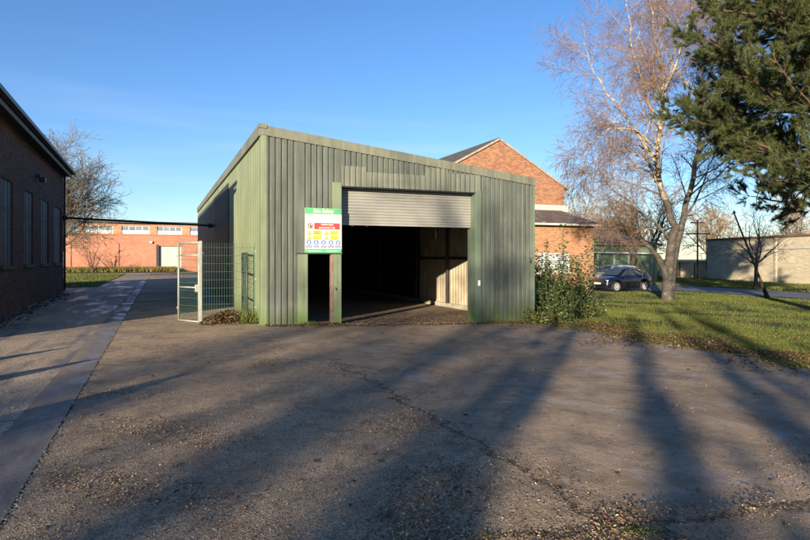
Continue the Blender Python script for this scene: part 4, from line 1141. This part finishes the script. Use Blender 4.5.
# ------------------------------------------------------------------ shrubs
M_lf = island_mat('shrub_leaves', [(0, (.018, .036, .010)), (.5, (.035, .07, .018)), (.9, (.07, .11, .03)), (1, (.14, .16, .06))], .5, .4, .25)
M_stem = plain('shrub_stems', (.10, .075, .045), .9)
def shrub(loc, canes, hgt, radius, label, size=.045, nleaf=60, seed=1, mat=None, name='leafy_shrub', stiff=.06, flare=.2):
    r = random.Random(seed); T = Tree(seed); p = Vector(loc); C0 = []
    for i in range(canes):
        a = r.uniform(0, 6.283); q = r.random()**.5*radius
        h = hgt*r.uniform(.45, 1.0)*(1-.45*(q/radius)**2)
        fl = flare
        st = p+Vector((math.cos(a)*q, math.sin(a)*q, 0))
        pts_ = T.path(st, (math.cos(a)*fl+r.gauss(0, fl/2), math.sin(a)*fl+r.gauss(0, fl/2), 1), h, .14, stiff*1.6, .02)
        T.tw.append((pts_, [.009*(1-.6*k/(len(pts_)-1)) for k in range(len(pts_))]))
        for k in range(int(nleaf*h/hgt)):
            f = (.1+.9*r.random())*(len(pts_)-1); j = min(int(f), len(pts_)-2)
            c_ = pts_[j].lerp(pts_[j+1], f-j)+Vector((r.gauss(0, .07), r.gauss(0, .07), r.gauss(0, .04)))
            C0.append(tuple(c_))
    c = np.array(C0); n = len(c)
    d = rng.normal(0, 1, (n, 3)); d[:, 2] = np.abs(d[:, 2])*.5-.2; d /= np.linalg.norm(d, axis=1, keepdims=True)
    w = np.cross(d, rng.normal(0, 1, (n, 3))); w /= np.linalg.norm(w, axis=1, keepdims=True)
    nn = np.cross(d, w); s_ = (size*rng.uniform(.5, 1.3, n))[:, None]
    V = np.stack([c-d*s_, c-w*s_*.6+nn*s_*.25, c+d*s_, c+w*s_*.6+nn*s_*.25], 1).reshape(-1, 3)
    i0 = np.arange(n)*4; F = np.concatenate([np.stack([i0, i0+1, i0+2], 1), np.stack([i0, i0+2, i0+3], 1)])
    t = thing(name, label, 'shrub', p)
    T.twig_mesh('stems', M_stem, t, tuple(p)); np_mesh('foliage', V, F, mat or M_lf, t, off=tuple(p)); return t
def at(px, t_): x, y = P(px, t_); return (x, y, gz(x))
shrub(at(551, 17.9), 60, 3.1, .72, 'tallest dark leafy shrub against the right corner of the shed', nleaf=150, seed=3)
shrub(at(572, 18.6), 28, 2.2, .65, 'leafy shrub with upright shoots in front of the orange brick wall', nleaf=120, seed=4)
M_lf2 = island_mat('bramble_leaves', [(0, (.04, .06, .014)), (.5, (.09, .12, .03)), (.85, (.16, .19, .05)), (1, (.26, .24, .10))], .55, .35, .3)
shrub(at(583, 18.4), 30, .95, .6, 'low yellow green bramble mound at the right end of the shrubs', nleaf=55, seed=5, mat=M_lf2, name='bramble_shrub')
shrub(at(546, 16.4), 34, .62, .6, 'low pale green bramble at the foot of the shed corner', nleaf=42, seed=6, mat=M_lf2, name='bramble_shrub')
shrub(at(562, 17.2), 26, .7, .6, 'mid green bramble in front of the tallest shrub', nleaf=46, seed=7, name='bramble_shrub')
shrub((22.2, 29.4, -.45), 20, 2.6, 1.0, 'loose climbing shrub growing up the orange brick wall corner', nleaf=40, seed=8, size=.06, stiff=.1, mat=M_lf2, name='climbing_shrub')
shrub((25.0, 29.3, -.45), 22, 4.4, .7, 'tall thin yellowish creeper on the outer corner of the orange brick building', nleaf=50, seed=9, size=.05, stiff=.08, mat=island_mat('dry_leaves', [(0, (.10, .08, .03)), (.6, (.2, .16, .06)), (1, (.3, .24, .1))], .7), name='climbing_shrub')
# weeds at the foot of the shed front and the green growth in the door corner
def weed_at(i):
    c = rnd.random()
    if c < .4: return rnd.gauss(3.45, .12), 14.13+rnd.gauss(0, .03)
    x = 8.3+1.8*rnd.random(); return x, 14.12-abs(rnd.gauss(0, .05))
wx = np.array([weed_at(i) for i in range(900)])
grass('shed_foot_weeds', wx, .09, .012, M_grass, 'tufts of grass and weeds along the foot of the shed front')
grass('fence_foot_weeds', np.array([(2.0+rnd.gauss(0, .12), 14.5+rnd.random()*1.2) for _ in range(400)]), .3, .012, M_grass, 'weeds at the green fence post by the shed wall')

# ------------------------------------------------------------------ things out of frame that throw the long shadows
def out_at(u, D):
    """u metres across the light, D metres towards the sun from the camera"""
    return (-hx*D+hy*u, -hy*D-hx*u, 0)
for k, (u, D, H, sp_, dn, seed) in enumerate(((-5.6, 52, 14.5, 4.5, .9, 71), (-2.6, 44, 15.5, 4.0, 1.1, 72), (4.6, 50, 15, 3.2, .6, 73), (9.4, 42, 14, 4.0, .6, 74))):
    bare_tree(out_at(u, D), H, sp_, seed, ['tall', 'forked', 'broad', 'slender', 'leaning', 'crooked'][k]+' bare tree of the row behind the photographer', rmin=.034, dens=dn*1.5, lv=3, fork=.2, trunk_r=.3, group='bare trees behind the photographer')
M_ever = island_mat('evergreen_leaves', [(0, (.02, .035, .012)), (1, (.06, .08, .03))])
for k, (u, D, h_, rd) in enumerate(((-1.1, 20, 9.6, .46), (.52, 21, 9.0, .30), (1.68, 19, 9.0, .44), (2.75, 22, 9.8, .62), (3.95, 20, 9.2, .54), (5.2, 21, 9.2, .58), (6.9, 20, 8.8, .7))):  # unseen leafy columns, set and widened to throw the shade bands
    t = shrub(out_at(u, D), 15, h_, rd, ['first', 'second', 'third', 'fourth', 'fifth', 'sixth', 'seventh'][k]+' unseen slender evergreen shaped for its shade behind the photographer, counted from the road', size=.14, nleaf=190, seed=90+k, mat=M_ever, name='shade_evergreen', stiff=.006, flare=.012)
    t['category'] = 'tree'; t['group'] = 'unseen slender evergreens shaped for their shade'
M_post = plain('shadow_post', (.12, .09, .06), .9)
for k, (tx, ty, h_) in enumerate(((-1.5, 12.0, 1.25), (-.92, 10.45, 1.35), (.41, 8.7, 1.5))):  # unseen posts added for the yard's shadow stripes, placed from the stripe tips
    Ld = h_/math.tan(SUN_EL); x, y = tx-hx*Ld, ty-hy*Ld
    t = thing('shadow_post', ['short', 'middle', 'tallest'][k]+' unseen tapered post added for a shadow stripe on the left', 'post', (x, y, 0), group='unseen posts added for shadow stripes')
    MB().tube([(0, 0, -.05), (0, 0, h_*.6), (0, 0, h_)], [.34+.08*k, .24+.07*k, .03], 8).build('shaft', M_post, t)
# ------------------------------------------------------------------ cars
def carpaint(name, c, r=.25):
    m = NT(name); m.col(m.ramp(m.noise(2, 4), [(.3, tuple(x*.85 for x in c)), (.7, c)])); m.rough(r); m.spec(.6)
    m.b.inputs['Coat Weight'].default_value = .7; m.b.inputs['Coat Roughness'].default_value = .08; return m.mat
M_tyre = plain('tyre_rubber', (.022, .022, .022), .85); M_rim = plain('alloy_rim', (.55, .55, .55), .35, .1, 5, .5)
M_glass = plain('car_glass', (.035, .045, .05), .06, .2, 1, 0, 0, .8); M_lens = plain('lamp_lens', (.62, .62, .56), .15, .05)
M_redl = plain('red_lens', (.4, .03, .02), .2); M_blk = plain('black_plastic', (.025, .025, .027), .6)
def car(name, label, loc, rz, paint, prof, Lc, Wc, wx, wr=.31):
    """prof: (x, z_belt, z_roof or None); x runs from the nose to the tail"""
    t = thing(name, label, 'car', loc, rz)
    xs = [p[0] for p in prof]; hw = Wc/2
    def wid(x): f = min(x, Lc-x)/.55; return hw*(.80+.20*min(1, max(0, f))**.5)
    def zbot(x):
        z = .20
        for w_ in wx:
            d = abs(x-w_)
            if d < wr+.07: z = max(z, wr+math.sqrt(max(0, (wr+.07)**2-d*d)))
        return z
    st = sorted(set([round(Lc*i/64, 4) for i in range(65)]+xs))
    def itp(x, j):
        for (a_, b_) in zip(prof, prof[1:]):
            if a_[0] <= x <= b_[0]: f = (x-a_[0])/(b_[0]-a_[0]); f = f*f*(3-2*f) if j == 9 else f; return a_[j]+(b_[j]-a_[j])*f
        return prof[-1][j]
    rows = []
    for x in st:
        w_ = wid(x); zb = itp(x, 1); z0 = zbot(x); zm = max(z0+.02, zb*.62); zm2 = max(zm+.01, zb*.86)
        rows.append([(w_*.93, z0), (w_*1.0, zm), (w_*.985, zm2), (w_*.90, zb), (w_*.55, zb+.045), (0, zb+.06)])
    V = []; F = []
    for x, rr in zip(st, rows):
        V += [(x, y, z) for y, z in rr]+[(x, -y, z) for y, z in rr[-2::-1]]
    w_n = 11
    for i in range(len(st)-1):
        for k in range(w_n-1): F.append((i*w_n+k, (i+1)*w_n+k, (i+1)*w_n+k+1, i*w_n+k+1))
    mb = MB(); mb.v = V; mb.f = F; mb.m = [0]*len(F)
    mb.f.append(tuple(range(w_n))); mb.m.append(0); e = (len(st)-1)*w_n; mb.f.append(tuple(e+k for k in range(w_n-1, -1, -1))); mb.m.append(0)
    body = mb.build('body', paint, t, smooth=True)
    MB().box((.15, -hw*.86, .17), (Lc-.15, hw*.86, .45)).build('underbody', M_blk, t)
    # cabin
    cab = [p for p in prof if p[2] is not None]
    xs2 = lin(cab[0][0], cab[-1][0], 26)
    def roof(x):
        for a_, b_ in zip(cab, cab[1:]):
            if a_[0] <= x <= b_[0]: f = (x-a_[0])/(b_[0]-a_[0]); return a_[2]+(b_[2]-a_[2])*f
        return cab[-1][2]
    mb = MB(); prev = None
    for x in xs2:
        zb = itp(x, 1)-.01; zr = max(roof(x), zb+.01); h_ = zr-zb; yb = hw*.86; yr = yb-h_*.42
        cur = [(x, yb, zb), (x, yr+.0, zr-.05*min(1, h_*3)), (x, yr*.8, zr), (x, 0, zr+.02), (x, -yr*.8, zr), (x, -yr, zr-.05*min(1, h_*3)), (x, -yb, zb)]
        if prev:
            for k in range(6): mb.face([prev[k], cur[k], cur[k+1], prev[k+1]])
        prev = cur
    cb = mb.build('roof', paint, t, smooth=True)
    # side windows set slightly proud of the cabin, windscreen and rear screen
    for sg in (1, -1):
        g = MB(); pr_ = None
        for x in xs2[2:-3]:
            zb = itp(x, 1)+.03; zr = roof(x)-.10; 
            if zr < zb+.03: pr_ = None; continue
            f = lambda z: hw*.86-(z-itp(x, 1)+.01)*.42*(1.0)+.012
            c2 = [(x, sg*f(zb), zb), (x, sg*f(zr), zr)]
            if pr_: g.face([pr_[0], c2[0], c2[1], pr_[1]])
            pr_ = c2
        g.build('side_window', M_glass, t)
    (xa, _, za), (xb_, _, zb_) = cab[0], cab[1]
    def screen(xa, za, xb_, zb_, nm, s_):
        wa_, wb_ = hw*.76, hw*.60
        d = Vector((zb_-za, 0, -(xb_-xa))).normalized()*(-.03)*s_
        l = lambda f: (xa+(xb_-xa)*f-(.03*s_), za+(zb_-za)*f+.045)
        (x1, z1), (x2, z2) = l(.1), l(.88)
        MB().prism([(x1, -wa_, z1), (x1, wa_, z1), (x2, wb_, z2), (x2, -wb_, z2)], (.01*s_, 0, .0)).build(nm, M_glass, t)
    screen(xa, za, xb_, zb_, 'windscreen', 1)
    (xa, _, za), (xb_, _, zb_) = cab[-1], cab[-2]
    screen(xa, za, xb_, zb_, 'rear_window', -1)
    for x in wx:
        for sg in (1, -1):
            y0 = sg*(hw-.20); y1 = sg*(hw-.005)
            w = MB().tube([(x, y0, wr), (x, y0+sg*.02, wr), (x, y1-sg*.02, wr), (x, y1, wr)], [wr-.02, wr, wr, wr-.03], 22).build('wheel', M_tyre, t, smooth=False)
            r_ = MB(); r_.tube([(x, y1-sg*.0, wr), (x, y1+sg*.006, wr)], wr*.70, 20)
            r_.build('rim', M_rim, w)
            s_ = MB()
            for k in range(5):
                a0 = 2*math.pi*(k+.5)/5
                c_ = (x+math.cos(a0)*wr*.43, y1+sg*.0065, wr+math.sin(a0)*wr*.43)
                s_.tube([c_, (c_[0], c_[1]+sg*.002, c_[2])], wr*.13, 8)
            s_.build('spoke_gap', M_tyre, w)
    for sg in (1, -1):
        mb = MB(); yy = sg*hw*.66; mb.prism([(-.0+.04, yy-.16, .56), (.04, yy+.16*1, .58), (.10, yy+.17, .70), (.12, yy-.14, .70)], (.16, 0, .01)); mb.build('headlight', M_lens, t, bevel=.01)
        zt_ = prof[-1][1]
        MB().box((Lc-.12, sg*hw*.5, zt_-.26), (Lc+.015, sg*hw*.80, zt_-.10)).build('tail_light', M_redl, t, bevel=.01)
        MB().prism([(cab[0][0]+.35, sg*hw*.93, prof[3][1]+.04), (cab[0][0]+.50, sg*hw*.93, prof[3][1]+.04), (cab[0][0]+.50, sg*hw*.93, prof[3][1]+.16), (cab[0][0]+.40, sg*hw*.93, prof[3][1]+.16)], (0, sg*.18, 0)).build('mirror', paint, t, bevel=.015)
        d_ = MB(); x0_, x1_ = cab[0][0]+.35, cab[0][0]+1.5
        yv = sg*(hw+.002)
        for xv in (x0_, x1_): d_.box((xv-.006, sg*hw*.975, .32), (xv+.006, yv, .82))
        dd_ = d_.build('door', M_blk, t)
        MB().box((x1_-.22, yv-.0, .76), (x1_-.06, yv+sg*.025, .79)).build('handle', paint, dd_)
    MB().box((-.0, -.42, .30), (.05, .42, .42)).build('grille', M_blk, t)
    MB().box((-.012, -.26, .44), (.03, .26, .55)).build('number_plate', M_wht, t)
    MB().box((.02, -hw*.7, .215), (.12, hw*.7, .29)).build('bumper_lip', M_blk, t)
    return t
M_navy = carpaint('dark_blue_paint', (.005, .006, .012)); M_silv = carpaint('pale_silver_paint', (.34, .35, .36), .35)
cx, cy = P(597.5, 35.2); ex, ey = P(648, 37.2)
rz_ = math.atan2(ey-cy, ex-cx)
ln_ = math.hypot(ex-cx, ey-cy); print('car length', ln_)
prof = [(0, .56, None), (.12, .68, None), (.5, .80, None), (.95, .88, .90), (1.72, .93, 1.38), (2.15, .94, 1.42), (2.6, .95, 1.36), (3.3, .98, 1.02), (3.62, .97, None), (3.80, .80, None)]
sc = ln_/3.8
car('parked_car', 'dark blue compact coupe with silver wheels parked side on by the green warehouse', (cx, cy, gz(cx)+.02), rz_, M_navy, prof, 3.8, 1.72, (.70, 3.06), .31)
cx, cy = P(589, 39.5)
prof2 = [(0, .60, None), (.12, .76, None), (.5, .9, None), (.9, .97, 1.0), (1.6, 1.0, 1.52), (2.6, 1.0, 1.56), (3.5, 1.0, 1.50), (4.0, 1.0, 1.05), (4.1, .98, None), (4.2, .8, None)]
car('parked_car', 'pale silver hatchback mostly hidden behind the dark blue car', (cx, cy, gz(cx)+.02), rz_-.1, M_silv, prof2, 4.2, 1.75, (.75, 3.4), .32)
